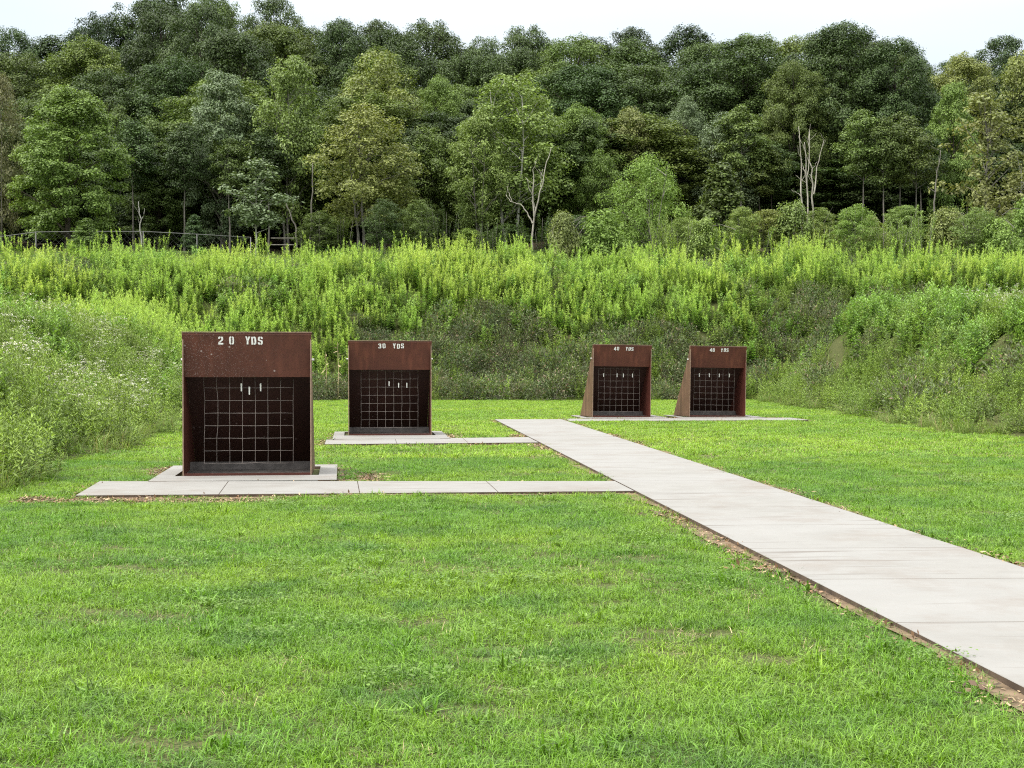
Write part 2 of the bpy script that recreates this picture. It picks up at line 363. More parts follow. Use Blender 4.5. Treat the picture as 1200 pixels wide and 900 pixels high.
# ------------------------------------------------------------------ concrete
def lerp2(a, b, t): return (a[0] + (b[0] - a[0]) * t, a[1] + (b[1] - a[1]) * t)
def slabs(name, A0, A1, B0, B1, n, top, thick, gap=.003):
    """a strip between edges A0-A1 and B0-B1 cut into n cast slabs"""
    m = MB(); L = math.dist(A0, A1); g = gap / L / 2
    for k in range(n):
        t0 = k / n + (g if k else 0); t1 = (k + 1) / n - (g if k < n - 1 else 0)
        q = [lerp2(A0, A1, t0), lerp2(B0, B1, t0), lerp2(B0, B1, t1), lerp2(A0, A1, t1)]
        if sum(q[i][0] * q[(i + 1) % 4][1] - q[(i + 1) % 4][0] * q[i][1] for i in range(4)) < 0: q = q[::-1]
        m.prism(q, top - thick, top, 'z', 0, 1)
    o = m.build(name, [M['concrete'], M['dirty_edge']])
    bv = o.modifiers.new('edge', 'BEVEL'); bv.width = .003; bv.segments = 1
    return tag(o, kind='structure')
# the long path: runs away from the right of the camera, 1.5 m wide
pl0, pl1 = (2.60, 0.0), (-.40, 34.5)
pr0, pr1 = (4.10, 0.05), (1.15, 34.55)
slabs('path', pl0, pl1, pr0, pr1, 23, .005, .16)
w1 = [gp(88, 580.5), gp(733, 575), gp(706, 562.5), gp(116, 564)]
w1[1] = lerp2(pl0, pl1, (15.30 - 0) / 34.5); w1[2] = lerp2(pl0, pl1, 16.55 / 34.5)
w1[1] = (w1[1][0] - .012, w1[1][1]); w1[2] = (w1[2][0] - .012, w1[2][1])
slabs('side_path', w1[0], w1[1], w1[3], w1[2], 4, .000, .15)
w2 = [gp(386, 520), None, None, gp(391, 514)]
w2[1] = lerp2(pl0, pl1, 24.7 / 34.5); w2[2] = lerp2(pl0, pl1, 26.4 / 34.5)
w2 = [(-3.05, 24.15), (w2[1][0] - .012, w2[1][1]), (w2[2][0] - .012, w2[2][1]), (-3.2, 25.55)]
slabs('side_path', w2[0], w2[1], w2[3], w2[2], 3, -.004, .15)
w3 = [(1.32, 33.9), (6.9, 34.5), (6.75, 35.9), (1.2, 35.25)]
slabs('side_path', w3[0], w3[1], w3[3], w3[2], 4, -.010, .15)

def pad_with_slot(cx, cyy, rz, hx, y0, y1, sx0, sx1, sy0, sy1, top):
    """a cast pad with a slot in which a trap stands (local axes of the trap)"""
    m = MB()
    for x0, x1, a, b in ((-hx, sx0, y0, y1), (sx1, hx, y0, y1), (sx0, sx1, y0, sy0), (sx0, sx1, sy1, y1)):
        if b - a < .01: continue
        m.prism([(x0, a), (x1, a), (x1, b), (x0, b)], top - .16, top, 'z', 0, 0 if b < sy0 + .01 else 1)
    o = m.build('concrete_pad', [M['concrete_pad'], M['dirty_edge']]); o.location = (cx, cyy, 0); o.rotation_euler = (0, 0, rz)
    return tag(o, kind='structure')

# ------------------------------------------------------------------ bullet trap boxes
G = {   # stencil glyphs as convex pieces in a cell .62 wide and 1 high
 '2': [[(0,.72),(.22,.72),(.22,.80),(.30,.84),(.30,1),(.12,1),(0,.9)], [(.36,.84),(.40,.80),(.62,.80),(.62,.9),(.52,1),(.36,1)], [(.40,.80),(.40,.62),(.62,.56),(.62,.80)], [(.40,.62),(0,.26),(.24,.24),(.62,.56)], [(0,.26),(0,0),(.62,0),(.62,.2),(.2,.2)]],
 '0': [[(0,.14),(.12,0),(.27,0),(.27,.15),(.19,.18),(.19,.82),(.27,.85),(.27,1),(.12,1),(0,.86)], [(.35,0),(.50,0),(.62,.14),(.62,.86),(.50,1),(.35,1),(.35,.85),(.43,.82),(.43,.18),(.35,.15)]],
 '3': [[(0,.74),(.20,.74),(.24,.82),(.28,.84),(.28,1),(.12,1),(0,.88)], [(.34,.84),(.40,.8),(.62,.8),(.62,.88),(.5,1),(.34,1)], [(.40,.8),(.40,.6),(.56,.52),(.62,.6),(.62,.8)], [(.22,.43),(.44,.43),(.56,.52),(.40,.6),(.22,.6)], [(.40,.43),(.40,.2),(.62,.2),(.62,.42),(.56,.52)], [(.34,0),(.5,0),(.62,.12),(.62,.2),(.40,.2),(.34,.16)], [(0,.12),(.12,0),(.28,0),(.28,.16),(.24,.18),(.2,.26),(0,.26)]],
 '4': [[(.36,0),(.58,0),(.58,1),(.36,1)], [(0,.2),(.31,.2),(.31,.38),(0,.38)], [(0,.38),(.2,.38),(.31,.72),(.31,1)], [(.61,.2),(.68,.2),(.68,.38),(.61,.38)]],
 'Y': [[(.20,0),(.42,0),(.42,.42),(.20,.42)], [(0,1),(.20,.45),(.34,.45),(.22,1)], [(.62,1),(.40,1),(.29,.62),(.38,.45),(.43,.45)]],
 'D': [[(0,0),(.22,0),(.22,1),(0,1)], [(.28,0),(.48,0),(.48,.17),(.40,.2),(.28,.2)], [(.48,0),(.62,.16),(.62,.84),(.48,1),(.40,.8),(.40,.2)], [(.28,.8),(.40,.8),(.48,1),(.28,1)]],
 'S': [[(0,.14),(.12,0),(.28,0),(.28,.17),(.22,.2),(.2,.28),(0,.28)], [(.34,0),(.5,0),(.62,.14),(.62,.2),(.40,.2),(.34,.17)], [(.40,.2),(.62,.2),(.62,.42),(.52,.56),(.36,.42)], [(.10,.44),(.36,.42),(.52,.56),(.24,.60)], [(0,.8),(0,.58),(.10,.44),(.24,.60),(.22,.8)], [(0,.8),(.22,.8),(.28,.83),(.28,1),(.12,1),(0,.86)], [(.34,1),(.34,.83),(.40,.8),(.42,.72),(.62,.72),(.62,.86),(.5,1)]],
}
def convex(poly):      # fan from the first corner keeps the slightly concave halves correct
    return [(0, i, i + 1) for i in range(1, len(poly) - 1)]
def lettering(text_spans, hgt_, parent, slope, top_z, y_top, size_jit=0):
    """white stencilled characters lying on the tilted header; spans: (char, x)"""
    rr = random.Random(size_jit)
    for ch, x in text_spans:
        m = MB()
        dz = rr.uniform(-.004, .004); ang = rr.uniform(-.05, .05)
        for poly in G[ch]:
            pts = []
            for a, b in poly:
                a2 = a * hgt_ * .98; b2 = b * hgt_
                X = x + a2 * math.cos(ang) - b2 * math.sin(ang); Zd = -hgt_ + b2 * math.cos(ang) + a2 * math.sin(ang) + dz
                pts.append((X, Zd))
            n = len(pts); ctr = np.mean(np.array(pts), 0)
            base = []
            for off in (.001, .0035):
                for X, Zd in pts: base.append((X, Zd, off))
            V = []
            for X, Zd, off in base:
                z = top_z + Zd
                V.append((X, y_top + (top_z + .045 - z) * slope - off, z))
            if len(poly) > 8:            # halves of the zero: split in strips
                order = list(range(n))
                half = n // 2
                fs = [(q, q + 1, n - 2 - q, n - 1 - q) for q in range(half - 1)]
                m.add(V, [tuple(v + n for v in f) for f in fs])
            else:
                m.add(V, [tuple(range(n, 2 * n))][0:1])
            m.f.append((np.array([(q, (q + 1) % n, (q + 1) % n + n, q + n) for q in range(n)]) + m.n - 2 * n, 0))
        m.build('stencil_digit' if ch.isdigit() else 'stencil_letter', M['white_paint'], parent)

def trap(px, py, d_adj, rz, W, H, D, text, label, face, clips, bent, seed, lean=0, letter_h=.092):
    x = (px - 600) / F * d_adj; y = d_adj
    root = empty('bullet_trap', (x, y, -.004), R(rz), label, 'bullet trap', 'rusty steel bullet traps on the range')
    root.rotation_euler = (0, R(lean), R(rz))
    rng = np.random.default_rng(seed)
    T = .014; hdrH = .52; slope = .22                       # header leans in below
    yk, zk = .17 * D, .80 * H
    prof = [(0, 0), (D, 0), (yk, zk), (.05, H - .012), (0, H - .012)]
    for s in (-1, 1):
        m = MB(); x0 = s * (W / 2 - T / 2)
        n = len(prof); a, b = x0 - T / 2, x0 + T / 2
        V = [(a, p, q) for p, q in prof] + [(b, p, q) for p, q in prof]
        o_, i_ = (0, 1) if s < 0 else (1, 0)
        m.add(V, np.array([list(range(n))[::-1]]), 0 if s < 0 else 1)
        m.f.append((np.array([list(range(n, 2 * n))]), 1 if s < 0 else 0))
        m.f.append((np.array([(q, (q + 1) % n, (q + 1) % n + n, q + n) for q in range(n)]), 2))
        sp = m.build('side_panel', [M['rust_side'], M['rust_in'], M['rust_lit_edge']], root)
        lg = MB().tube([(s * (W / 2 - .004), yk * .62, zk + .02), (s * (W / 2 + .03), yk * .62, zk + .02)], .013, 8).build('lug', M['white_clip'], sp)
    # sloping back plate and cap behind the header
    bw = W - 2 * T - .004
    m = MB(); th = .012
    ang = math.atan2(D - yk, zk); nxv = (math.cos(ang), math.sin(ang))
    m.add([(-bw/2, D-.01, .004), (bw/2, D-.01, .004), (bw/2, yk-.01, zk), (-bw/2, yk-.01, zk),
           (-bw/2, D-.03, .004), (bw/2, D-.03, .004), (bw/2, yk-.03, zk), (-bw/2, yk-.03, zk)],
          [(0,1,2,3)[::-1], (4,5,6,7), (0,4,7,3), (1,2,6,5), (2,3,7,6), (0,1,5,4)])
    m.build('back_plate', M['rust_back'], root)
    m = MB()
    m.add([(-bw/2, yk-.012, zk+.002), (bw/2, yk-.012, zk+.002), (bw/2, .045, H-.018), (-bw/2, .045, H-.018),
           (-bw/2, yk-.03, zk+.002), (bw/2, yk-.03, zk+.002), (bw/2, .03, H-.018), (-bw/2, .03, H-.018)],
          [(3,2,1,0), (4,5,6,7), (0,4,7,3), (1,2,6,5), (2,3,7,6), (0,1,5,4)])
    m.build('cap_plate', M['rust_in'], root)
    # header: vertical strip below the top, then leaning inwards
    m = MB(); hw = W - 2 * T - .004; ht = .010; yt = -.004
    zt, zb = H, H - hdrH
    yb = yt + .005 + hdrH * slope
    m.add([(-W/2-.004, yt, zt), (W/2+.004, yt, zt), (W/2+.004, yt, zt-.03), (-W/2-.004, yt, zt-.03)] +
          [(-W/2-.004, yt-ht, zt), (W/2+.004, yt-ht, zt), (W/2+.004, yt-ht, zt-.03), (-W/2-.004, yt-ht, zt-.03)],
          [(0,1,2,3), (7,6,5,4), (0,4,5,1), (1,5,6,2), (3,7,4,0)], 0)
    m.f[-1] = (m.f[-1][0], 0)
    m.add([(-W/2-.003, yt-ht+.002, zt-.03), (W/2+.003, yt-ht+.002, zt-.03), (hw/2, yb-ht, zb), (-hw/2, yb-ht, zb),
           (-hw/2, yt+.006, zt-.03), (hw/2, yt+.006, zt-.03), (hw/2, yb, zb), (-hw/2, yb, zb)],
          [(3,2,1,0), (4,5,6,7), (0,3,7,4), (1,5,6,2), (2,6,7,3)], 0)
    m.box((0, yt - .003, zt + .006), (W + .012, .03, .010), 1)
    hd = m.build('header_plate', [M[face], M['rust_lit_edge']], root)
    spans = text
    lettering(spans, letter_h, hd, slope, zt - .045, yt - ht - .0025, seed)
    # floor tray: a sill in front, dusty slope rising behind it
    m = MB()
    m.box((0, .012, .016), (W - 2 * T - .004, .018, .032))
    m.build('sill', M['rust_in'], root)
    m = MB(); tw = W - 2 * T - .006
    m.add([(-tw/2, .024, .012), (tw/2, .024, .012), (tw/2, .60, .035), (-tw/2, .60, .035), (tw/2, .66, .125), (-tw/2, .66, .125)],
          [(0,1,2,3), (3,2,4,5)])
    m.build('tray', M['lead_grey'], root)
    # hanging wire grid
    m = MB(); cell = .149; nc = 7; nr = 7; gyv = .27; z0 = .13; gx0 = -nc * cell / 2
    off = np.zeros((nr + 2, nc + 1, 2))
    if bent:
        for r in range(nr + 2):
            for c in range(nc + 1):
                off[r, c] = rng.normal(0, .0015, 2)
                if c <= 1: off[r, c, 0] += (.010 if 3 <= r <= 5 else -.004) * (1 if c else .6)
                if r >= nr and c < 3: off[r, c, 1] -= .02 * (3 - c) / 3
    else:
        off += rng.normal(0, .0022, off.shape)
    P = lambda r, c: (gx0 + c * cell + off[r, c, 0], gyv - .002 * (r % 2), z0 + (r * cell if r <= nr else nr * cell + .10) + off[r, c, 1])
    wr = .0026
    for c in range(nc + 1):
        m.tube([P(r, c) for r in range(nr + (2 if 0 <= c < nc - 1 or not bent else 1))], wr, 5)
    for r in range(nr + 1):
        if bent and r == 3:   # a cut wire
            m.tube([P(r, c) for c in range(2)], wr, 5); m.tube([P(r, c) for c in range(1, nc + 1)], wr * .98, 5); continue
        m.tube([P(r, c) for c in range(nc + 1)], wr, 5)
    m.tube([(gx0 - .02, gyv + .012, z0 + nr * cell + .10), (gx0 + nc * cell + .02, gyv + .012, z0 + nr * cell + .10)], .006, 6)
    m.build('wire_grid', M['wire'], root, smooth=True)
    for cx_, zt_, ln in clips:
        m = MB()
        m.prism([(cx_ - .009, zt_), (cx_ + .009, zt_), (cx_ + .007, zt_ - ln), (cx_ - .007, zt_ - ln)], gyv - .028, gyv - .014, 'y')
        m.box((cx_, gyv - .021, zt_ + .004), (.018, .02, .008))
        m.build('target_clip', M['white_clip'], root)
    return root

t1 = trap(289.5, 557, 17.35, 5.8, 1.49, 1.675, 1.32,
     [('2', -.330), ('0', -.205), ('Y', -.022), ('D', .052), ('S', .125)],
     'largest and nearest rusty steel bullet trap, reading 20 YDS above white spatter', 'rust_speck',
     [(-.085, 1.07, .085), (.008, 1.03, .085), (.14, 1.07, .085)], True, 3)
t2 = trap(457, 509, 27.0, 6.2, 1.51, 1.715, 1.25,
     [('3', -.21), ('0', -.132), ('Y', .055), ('D', .128), ('S', .20)],
     'rusty brown steel bullet trap stencilled 30 YDS, second from the left', 'rust_face',
     [(-.01, .975, .08), (.165, .945, .08), (.315, .945, .08)], False, 5, letter_h=.088)
t3 = trap(728.5, 489, 36.1, 11.5, 1.47, 1.752, 1.2,
     [('4', -.215), ('0', -.14), ('Y', .08), ('D', .155), ('S', .225)],
     'rusty bullet trap reading 40 YDS beside the far end of the path, clips unevenly spaced', 'rust_face',
     [(-.40, 1.05, .08), (-.06, 1.05, .08), (.10, 1.05, .08), (.33, 1.05, .08)], False, 7, 0.7, letter_h=.086)
t4 = trap(841, 489, 36.3, 12.5, 1.45, 1.72, 1.2,
     [('4', -.225), ('0', -.15), ('Y', .06), ('D', .135), ('S', .205)],
     'rightmost rusty bullet trap reading 40 YDS, four evenly spaced white clips inside', 'rust_face',
     [(-.40, 1.05, .08), (-.14, 1.05, .08), (.12, 1.05, .08), (.38, 1.05, .08)], False, 9, 0.8, letter_h=.086)
pad_with_slot(t1.location.x, t1.location.y, R(6.5), 1.04, -.78, 1.75, -.83, .83, -.05, 1.42, .004)
pad_with_slot(t2.location.x, t2.location.y, R(6.0), 1.02, -1.30, 1.5, -.83, .83, -.05, 1.34, .002)
for tt, a in ((t3, 6.0), (t4, 6.0)):
    pad_with_slot(tt.location.x, tt.location.y, R(a), 1.05, -.55, 1.4, -.86, .80, -.05, 1.3, -.004)

# ------------------------------------------------------------------ keep-out shapes for the lawn
def quad_dist(x, y, q):
    """signed distance outside a convex quad (negative inside)"""
    q = np.array(q); c = q.mean(0); d = np.full(np.shape(x), -1e9)
    for k in range(len(q)):
        a, b = q[k], q[(k + 1) % len(q)]; e = b - a; n = np.array([e[1], -e[0]]) / np.hypot(*e)
        if np.dot(c - a, n) > 0: n = -n
        d = np.maximum(d, (x - a[0]) * n[0] + (y - a[1]) * n[1])
    return d
def rotq(o, rz, x0, x1, y0, y1):
    c, s_ = math.cos(rz), math.sin(rz)
    return [(o.location.x + c * a - s_ * b, o.location.y + s_ * a + c * b) for a, b in ((x0, y0), (x1, y0), (x1, y1), (x0, y1))]
HARD = [[pl0, pr0, pr1, pl1], w1, w2, w3,
        rotq(t1, R(6.5), -1.04, 1.04, -.78, 1.75), rotq(t2, R(6), -1.02, 1.02, -1.3, 1.5),
        rotq(t3, R(6), -1.05, 1.05, -.55, 1.4), rotq(t4, R(6), -1.05, 1.05, -.55, 1.4)]
def hard_dist(x, y):
    d = np.full(np.shape(x), 1e9)
    for q in HARD: d = np.minimum(d, quad_dist(x, y, q))
    return d
def bare(x, y):
    """worn strips of bare soil along the concrete: 1 = bare"""
    d = hard_dist(x, y)
    wv = .02 + .16 * np.clip(vnoise(x, y, .8, 11) - .42, 0, 1) * 2 + .05 * vnoise(x, y, 5, 12)
    b = (d < wv)
    f = quad_dist(x, y, [(-4.9, 14.05), (-2.2, 14.35), (-2.2, 14.95), (-4.9, 14.75)])     # in front of the near pad
    b |= f < (vnoise(x, y, 2.2, 13) - .5) * .35
    f = quad_dist(x, y, [(-1.9, 16.8), (-1.4, 16.8), (-1.4, 18.2), (-1.8, 18.2)])
    b |= f < (vnoise(x, y, 2.2, 14) - .5) * .3
    return b

# ------------------------------------------------------------------ scattering (for what nobody could count)
def source_collection(name, meshes):
    c = bpy.data.collections.new(name)
    for k, me in enumerate(meshes):
        c.objects.link(bpy.data.objects.new('%s_%02d' % (name, k), me))
    return c
def scatter(name, pts, rot, scl, idx, coll, label, cat):
    me = bpy.data.meshes.new(name); n = len(pts); me.vertices.add(n); me.vertices.foreach_set('co', np.asarray(pts, np.float32).ravel())
    a = me.attributes.new('rot', 'FLOAT_VECTOR', 'POINT'); a.data.foreach_set('vector', np.asarray(rot, np.float32).ravel())
    a = me.attributes.new('scl', 'FLOAT_VECTOR', 'POINT'); a.data.foreach_set('vector', np.asarray(scl, np.float32).ravel())
    a = me.attributes.new('idx', 'INT', 'POINT'); a.data.foreach_set('value', np.asarray(idx, np.int32))
    o = bpy.data.objects.new(name, me); COL.objects.link(o)
    ng = bpy.data.node_groups.new(name, 'GeometryNodeTree')
    ng.interface.new_socket('Geometry', in_out='INPUT', socket_type='NodeSocketGeometry')
    ng.interface.new_socket('Geometry', in_out='OUTPUT', socket_type='NodeSocketGeometry')
    N = ng.nodes.new; gi = N('NodeGroupInput'); go = N('NodeGroupOutput'); ip = N('GeometryNodeInstanceOnPoints'); ci = N('GeometryNodeCollectionInfo')
    ci.inputs['Collection'].default_value = coll; ci.inputs['Separate Children'].default_value = True; ci.inputs['Reset Children'].default_value = True
    ip.inputs['Pick Instance'].default_value = True
    def attr(nm, ty):
        nd = N('GeometryNodeInputNamedAttribute'); nd.data_type = ty; nd.inputs['Name'].default_value = nm
        return nd.outputs[0]
    L = ng.links.new
    L(gi.outputs[0], ip.inputs['Points']); L(ci.outputs[0], ip.inputs['Instance'])
    L(attr('rot', 'FLOAT_VECTOR'), ip.inputs['Rotation']); L(attr('scl', 'FLOAT_VECTOR'), ip.inputs['Scale']); L(attr('idx', 'INT'), ip.inputs['Instance Index'])
    L(ip.outputs[0], go.inputs[0])
    md = o.modifiers.new('scatter', 'NODES'); md.node_group = ng
    return tag(o, label, cat, kind='stuff')
rng = np.random.default_rng(11)
def unit(n, up=0.0, r=None):
    r = r or rng; v = r.normal(size=(n, 3)); v /= np.linalg.norm(v, axis=1, keepdims=True)
    if up: v[:, 2] += up; v /= np.linalg.norm(v, axis=1, keepdims=True)
    return v
def scatter_at(name, x, y, coll, nk, s0, s1, label, cat, tilt=.08, sink=.02, zs=None):
    n = len(x); z = height(x, y) - sink
    s = rng.uniform(s0, s1, n); sv = np.stack([s, s, s * (rng.uniform(.85, 1.2, n) if zs is None else zs)], 1)
    rot = np.stack([rng.normal(0, tilt, n), rng.normal(0, tilt, n), rng.uniform(0, 6.28, n)], 1)
    return scatter(name, np.stack([x, y, z], 1), rot, sv, rng.integers(0, nk, n), coll, label, cat)

# lawn
def tuft_mesh(n, rad, l0, l1, wd, mat, lean=.55, bend=.6):
    a = rng.uniform(0, 6.28, n); r = rad * np.sqrt(rng.random(n))
    P = np.stack([r * np.cos(a), r * np.sin(a), np.full(n, -.008)], 1)
    D = np.stack([rng.normal(0, lean, n), rng.normal(0, lean, n), np.ones(n)], 1)
    return MB().blades(P, D, rng.uniform(l0, l1, n), wd * rng.uniform(.7, 1.3, n), rng.uniform(0, bend * 2, n)).mesh('tuft', mat)
near_t = source_collection('near_tufts', [tuft_mesh(62, .09, .022, .062, .0036, M['blade'], .95, .9) for _ in range(10)])
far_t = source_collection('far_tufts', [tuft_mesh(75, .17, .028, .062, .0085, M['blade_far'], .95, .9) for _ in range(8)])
def lawn_points(d0, d1, dens, marg):
    A = (d1 - d0) * 2 * (.36 * d1 + marg); n = int(A * dens)
    y = rng.uniform(d0, d1, n); x = rng.uniform(-(.36 * d1 + marg), .36 * d1 + marg, n)
    k = np.abs(x) < .36 * y + marg; x, y = x[k], y[k]
    dl, dr, db = toes(x, y)
    k = (np.maximum(np.maximum(dl, dr), db) < .5) & (hard_dist(x, y) > .02); x, y = x[k], y[k]
    b = bare(x, y); k = ~b | (rng.random(len(x)) < .16)
    thin = sstep(.58, .74, vnoise(x, y, 1.1, 21) * .5 + vnoise(x, y, 3.1, 22) * .5) * .62       # thin worn spots
    k &= rng.random(len(x)) > thin
    return x[k], y[k]
xs, ys = [], []
for a, b, dn in ((3.6, 9, 380), (9, 15, 300), (15, 21, 200)):
    x, y = lawn_points(a, b, dn, 2.0); xs.append(x); ys.append(y)
x = np.concatenate(xs); y = np.concatenate(ys)
v = vnoise(x, y, .6, 31)
o = scatter_at('lawn_grass', x, y, near_t, 10, .75, 1.25, 'short bright green mown lawn grass around the path and traps', 'grass', .12, .0, zs=None)
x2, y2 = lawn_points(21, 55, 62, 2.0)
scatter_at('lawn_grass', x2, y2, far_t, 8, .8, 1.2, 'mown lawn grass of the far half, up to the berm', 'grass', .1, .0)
# coarser clumps and clover in the lawn
coarse = source_collection('coarse_clumps', [tuft_mesh(34, .06, .04, .10, .0068, M['blade'], .6, .8) for _ in range(5)])
x, y = lawn_points(4, 20, 6.0, 1.0); 
xe, ye = lawn_points(8, 20, 40, 1.0); k = np.abs(hard_dist(xe, ye) - .08) < .05; k &= rng.random(len(xe)) < .28
scatter_at('coarse_grass', np.r_[x, xe[k]], np.r_[y, ye[k]], coarse, 5, .7, 1.3, 'longer coarse grass clumps standing out of the lawn and path edges', 'grass', .1, .0)
def clover_mesh():
    n = 70; a = rng.uniform(0, 6.28, n); r = .16 * np.sqrt(rng.random(n))
    P = np.stack([r * np.cos(a), r * np.sin(a), rng.uniform(.025, .065, n)], 1)
    D = unit(n) * [1, 1, .25]
    return MB().leaves(P, D, np.array([[0, 0, 1.]]) + unit(n) * .4, rng.uniform(.012, .026, n), rng.uniform(.010, .018, n), 0, .55).mesh('clover', M['dock'])
clov = source_collection('clover_patches', [clover_mesh() for _ in range(4)])
x, y = lawn_points(4, 18, 7, 1.0); k = vnoise(x, y, .7, 41) * .6 + vnoise(x, y, 2.5, 42) * .4 > .64
scatter_at('clover', x[k], y[k], clov, 4, .7, 1.3, 'low bluish green clover and weeds in the lawn', 'clover', .05, .0)
straw = source_collection('straw_bits', [tuft_mesh(26, .10, .03, .07, .003, M['dry_stem'], 2.2, .5) for _ in range(4)])
x, y = lawn_points(4, 24, 30, 1.0); k = (vnoise(x, y, 1.1, 21) * .5 + vnoise(x, y, 3.1, 22) * .5 > .60) | (rng.random(len(x)) < .04)
scatter_at('dry_clippings', x[k], y[k], straw, 4, .7, 1.3, 'pale dry clippings and thatch in worn spots of the lawn', 'thatch', .05, .0)
# dry leaf flakes along the concrete
def chip_mesh():
    n = 26; P = np.stack([rng.normal(0, .07, n), rng.normal(0, .07, n), rng.uniform(.004, .02, n)], 1)
    D = unit(n) * [1, 1, .3]
    return MB().leaves(P, D, np.array([[0, 0, 1.]]) + unit(n) * .5, rng.uniform(.015, .05, n), rng.uniform(.008, .022, n), 0, .5).mesh('chips', mats_chip[rng.integers(0, 3)])
mats_chip = [leaf_mat('dry_flakes_brown', (.20, .12, .065), (.26, .16, .09), transl=.05, isl=.5), leaf_mat('dry_flakes_tan', (.36, .26, .15), (.42, .31, .19), transl=.05, isl=.4), leaf_mat('dry_flakes_dark', (.10, .065, .04), (.13, .085, .05), transl=.05, isl=.5)]
chip = source_collection('flake_heaps', [chip_mesh() for _ in range(9)])
n = 60000; x = rng.uniform(-6, 9, n); y = rng.uniform(4.5, 36, n)
d = hard_dist(x, y); k = bare(x, y) & (d > .01) & ((d < .5) | (quad_dist(x, y, [(-4.9, 14.05), (-2.2, 14.35), (-2.2, 14.95), (-4.9, 14.75)]) < .3))
k &= rng.random(n) < .75
scatter_at('dry_leaf_litter', x[k], y[k], chip, 9, .7, 1.3, 'dry brown leaf and bark flakes on the bare soil beside the concrete', 'leaf litter', .03, .0)
# soil strips themselves
def soil_patch(pts, name='soil_strip'):
    m = MB(); pts = np.array(pts); z = height(pts[:, 0], pts[:, 1]) + .012
    n = len(pts) // 2
    V = np.c_[pts, z]
    m.add(V, [(k, k + 1, 2 * n - 2 - k, 2 * n - 1 - k) for k in range(n - 1)])
    return tag(m.build(name, M['soil'], smooth=True), kind='structure')
def strip_along(a, b, side, wmin, wmax, seed, n=60):
    a = np.array(a); b = np.array(b); e = b - a; nrm = np.array([-e[1], e[0]]) / np.hypot(*e) * side
    t_ = np.linspace(0, 1, n); base = a + e * t_[:, None] - nrm * .03
    wd = wmin + (wmax - wmin) * np.clip(vnoise(t_ * np.hypot(*e), t_ * 0 + seed, .9) * 1.5 - .35, 0, 1)
    soil_patch(np.r_[base, (base + nrm * (wd + .03)[:, None])[::-1]])
strip_along(lerp2(pl0, pl1, 4 / 34.5), lerp2(pl0, pl1, 15.2 / 34.5), 1, .03, .17, 3, 90)
strip_along(lerp2(pl0, pl1, 16.6 / 34.5), lerp2(pl0, pl1, 24.6 / 34.5), 1, .03, .15, 5)
strip_along(lerp2(pr0, pr1, 6 / 34.5), lerp2(pr0, pr1, 32 / 34.5), -1, .05, .20, 8, 120)
strip_along(w1[0], lerp2(w1[0], w1[1], .45), -1, .15, .65, 12)
strip_along(lerp2(w1[0], w1[1], .45), w1[1], -1, .03, .10, 15)

# ------------------------------------------------------------------ berm vegetation
def stalk(m, base, h, nl, L, W, lean, up0, up1, mat=0, tipmat=None, tipfrac=.75, stem_mat=None, stem_r=.006, bare_to=.08, shrink=.55):
    b = np.array(base, float); tip = b + np.array([lean[0], lean[1], 1.0]) * h
    k = np.linspace(0, 1, 4)[:, None]
    if stem_mat is not None: m.tube(b + (tip - b) * k + np.array([[lean[0], lean[1], 0]]) * h * (k ** 2 - k) * .6, np.linspace(stem_r, stem_r * .4, 4), 3, stem_mat)
    u = np.sort(rng.uniform(bare_to, 1, nl)); a = np.arange(nl) * 2.39996 + rng.uniform(0, 6)
    P = b + (tip - b) * u[:, None] + np.array([[lean[0], lean[1], 0]]) * h * (u ** 2 - u)[:, None] * .6
    el = up0 + (up1 - up0) * u + rng.normal(0, .2, nl)
    D = np.stack([np.cos(a) * np.cos(el), np.sin(a) * np.cos(el), np.sin(el)], 1)
    N = np.stack([-np.cos(a) * np.sin(el), -np.sin(a) * np.sin(el), np.cos(el)], 1) + unit(nl) * .25
    ll = L * (1 - shrink * u) * rng.uniform(.75, 1.25, nl)
    if tipmat is None: m.leaves(P, D, N, ll, W * ll / L, mat)
    else:
        q = u < tipfrac
        m.leaves(P[q], D[q], N[q], ll[q], W * ll[q] / L, mat); q = ~q
        m.leaves(P[q], D[q], N[q], ll[q], W * ll[q] / L, tipmat)
def goldenrod_mesh():
    m = MB()
    for _ in range(8):
        a = rng.uniform(0, 6.28); r = .30 * math.sqrt(rng.random()); h = rng.uniform(.55, 1.35)
        stalk(m, (r * math.cos(a), r * math.sin(a), 0), h, 84, .145, .026, rng.normal(0, .13, 2), .05, .95, 0, 1, .66, 2, shrink=.42)
    return m.mesh('goldenrod', [M['goldenrod'], M['gold_tip'], M['stem']])
def scrub_mesh():
    m = MB(); n = 420
    d = unit(n, .35); r = rng.uniform(.35, 1, n)[:, None] ** .6
    P = d * r * [.5, .5, .62] + [0, 0, .12]; P[:, 2] = np.abs(P[:, 2])
    m.leaves(P, d + unit(n) * .8, unit(n, .6), rng.uniform(.05, .11, n), rng.uniform(.02, .04, n), 0)
    for _ in range(9):
        d1 = unit(1, .7)[0]; m.tube([(0, 0, 0), d1 * .35, d1 * rng.uniform(.6, .95) + unit(1)[0] * .08], (.008, .005, .002), 3, 1)
    return m.mesh('scrub', [M['scrub'], M['bark_grey']])
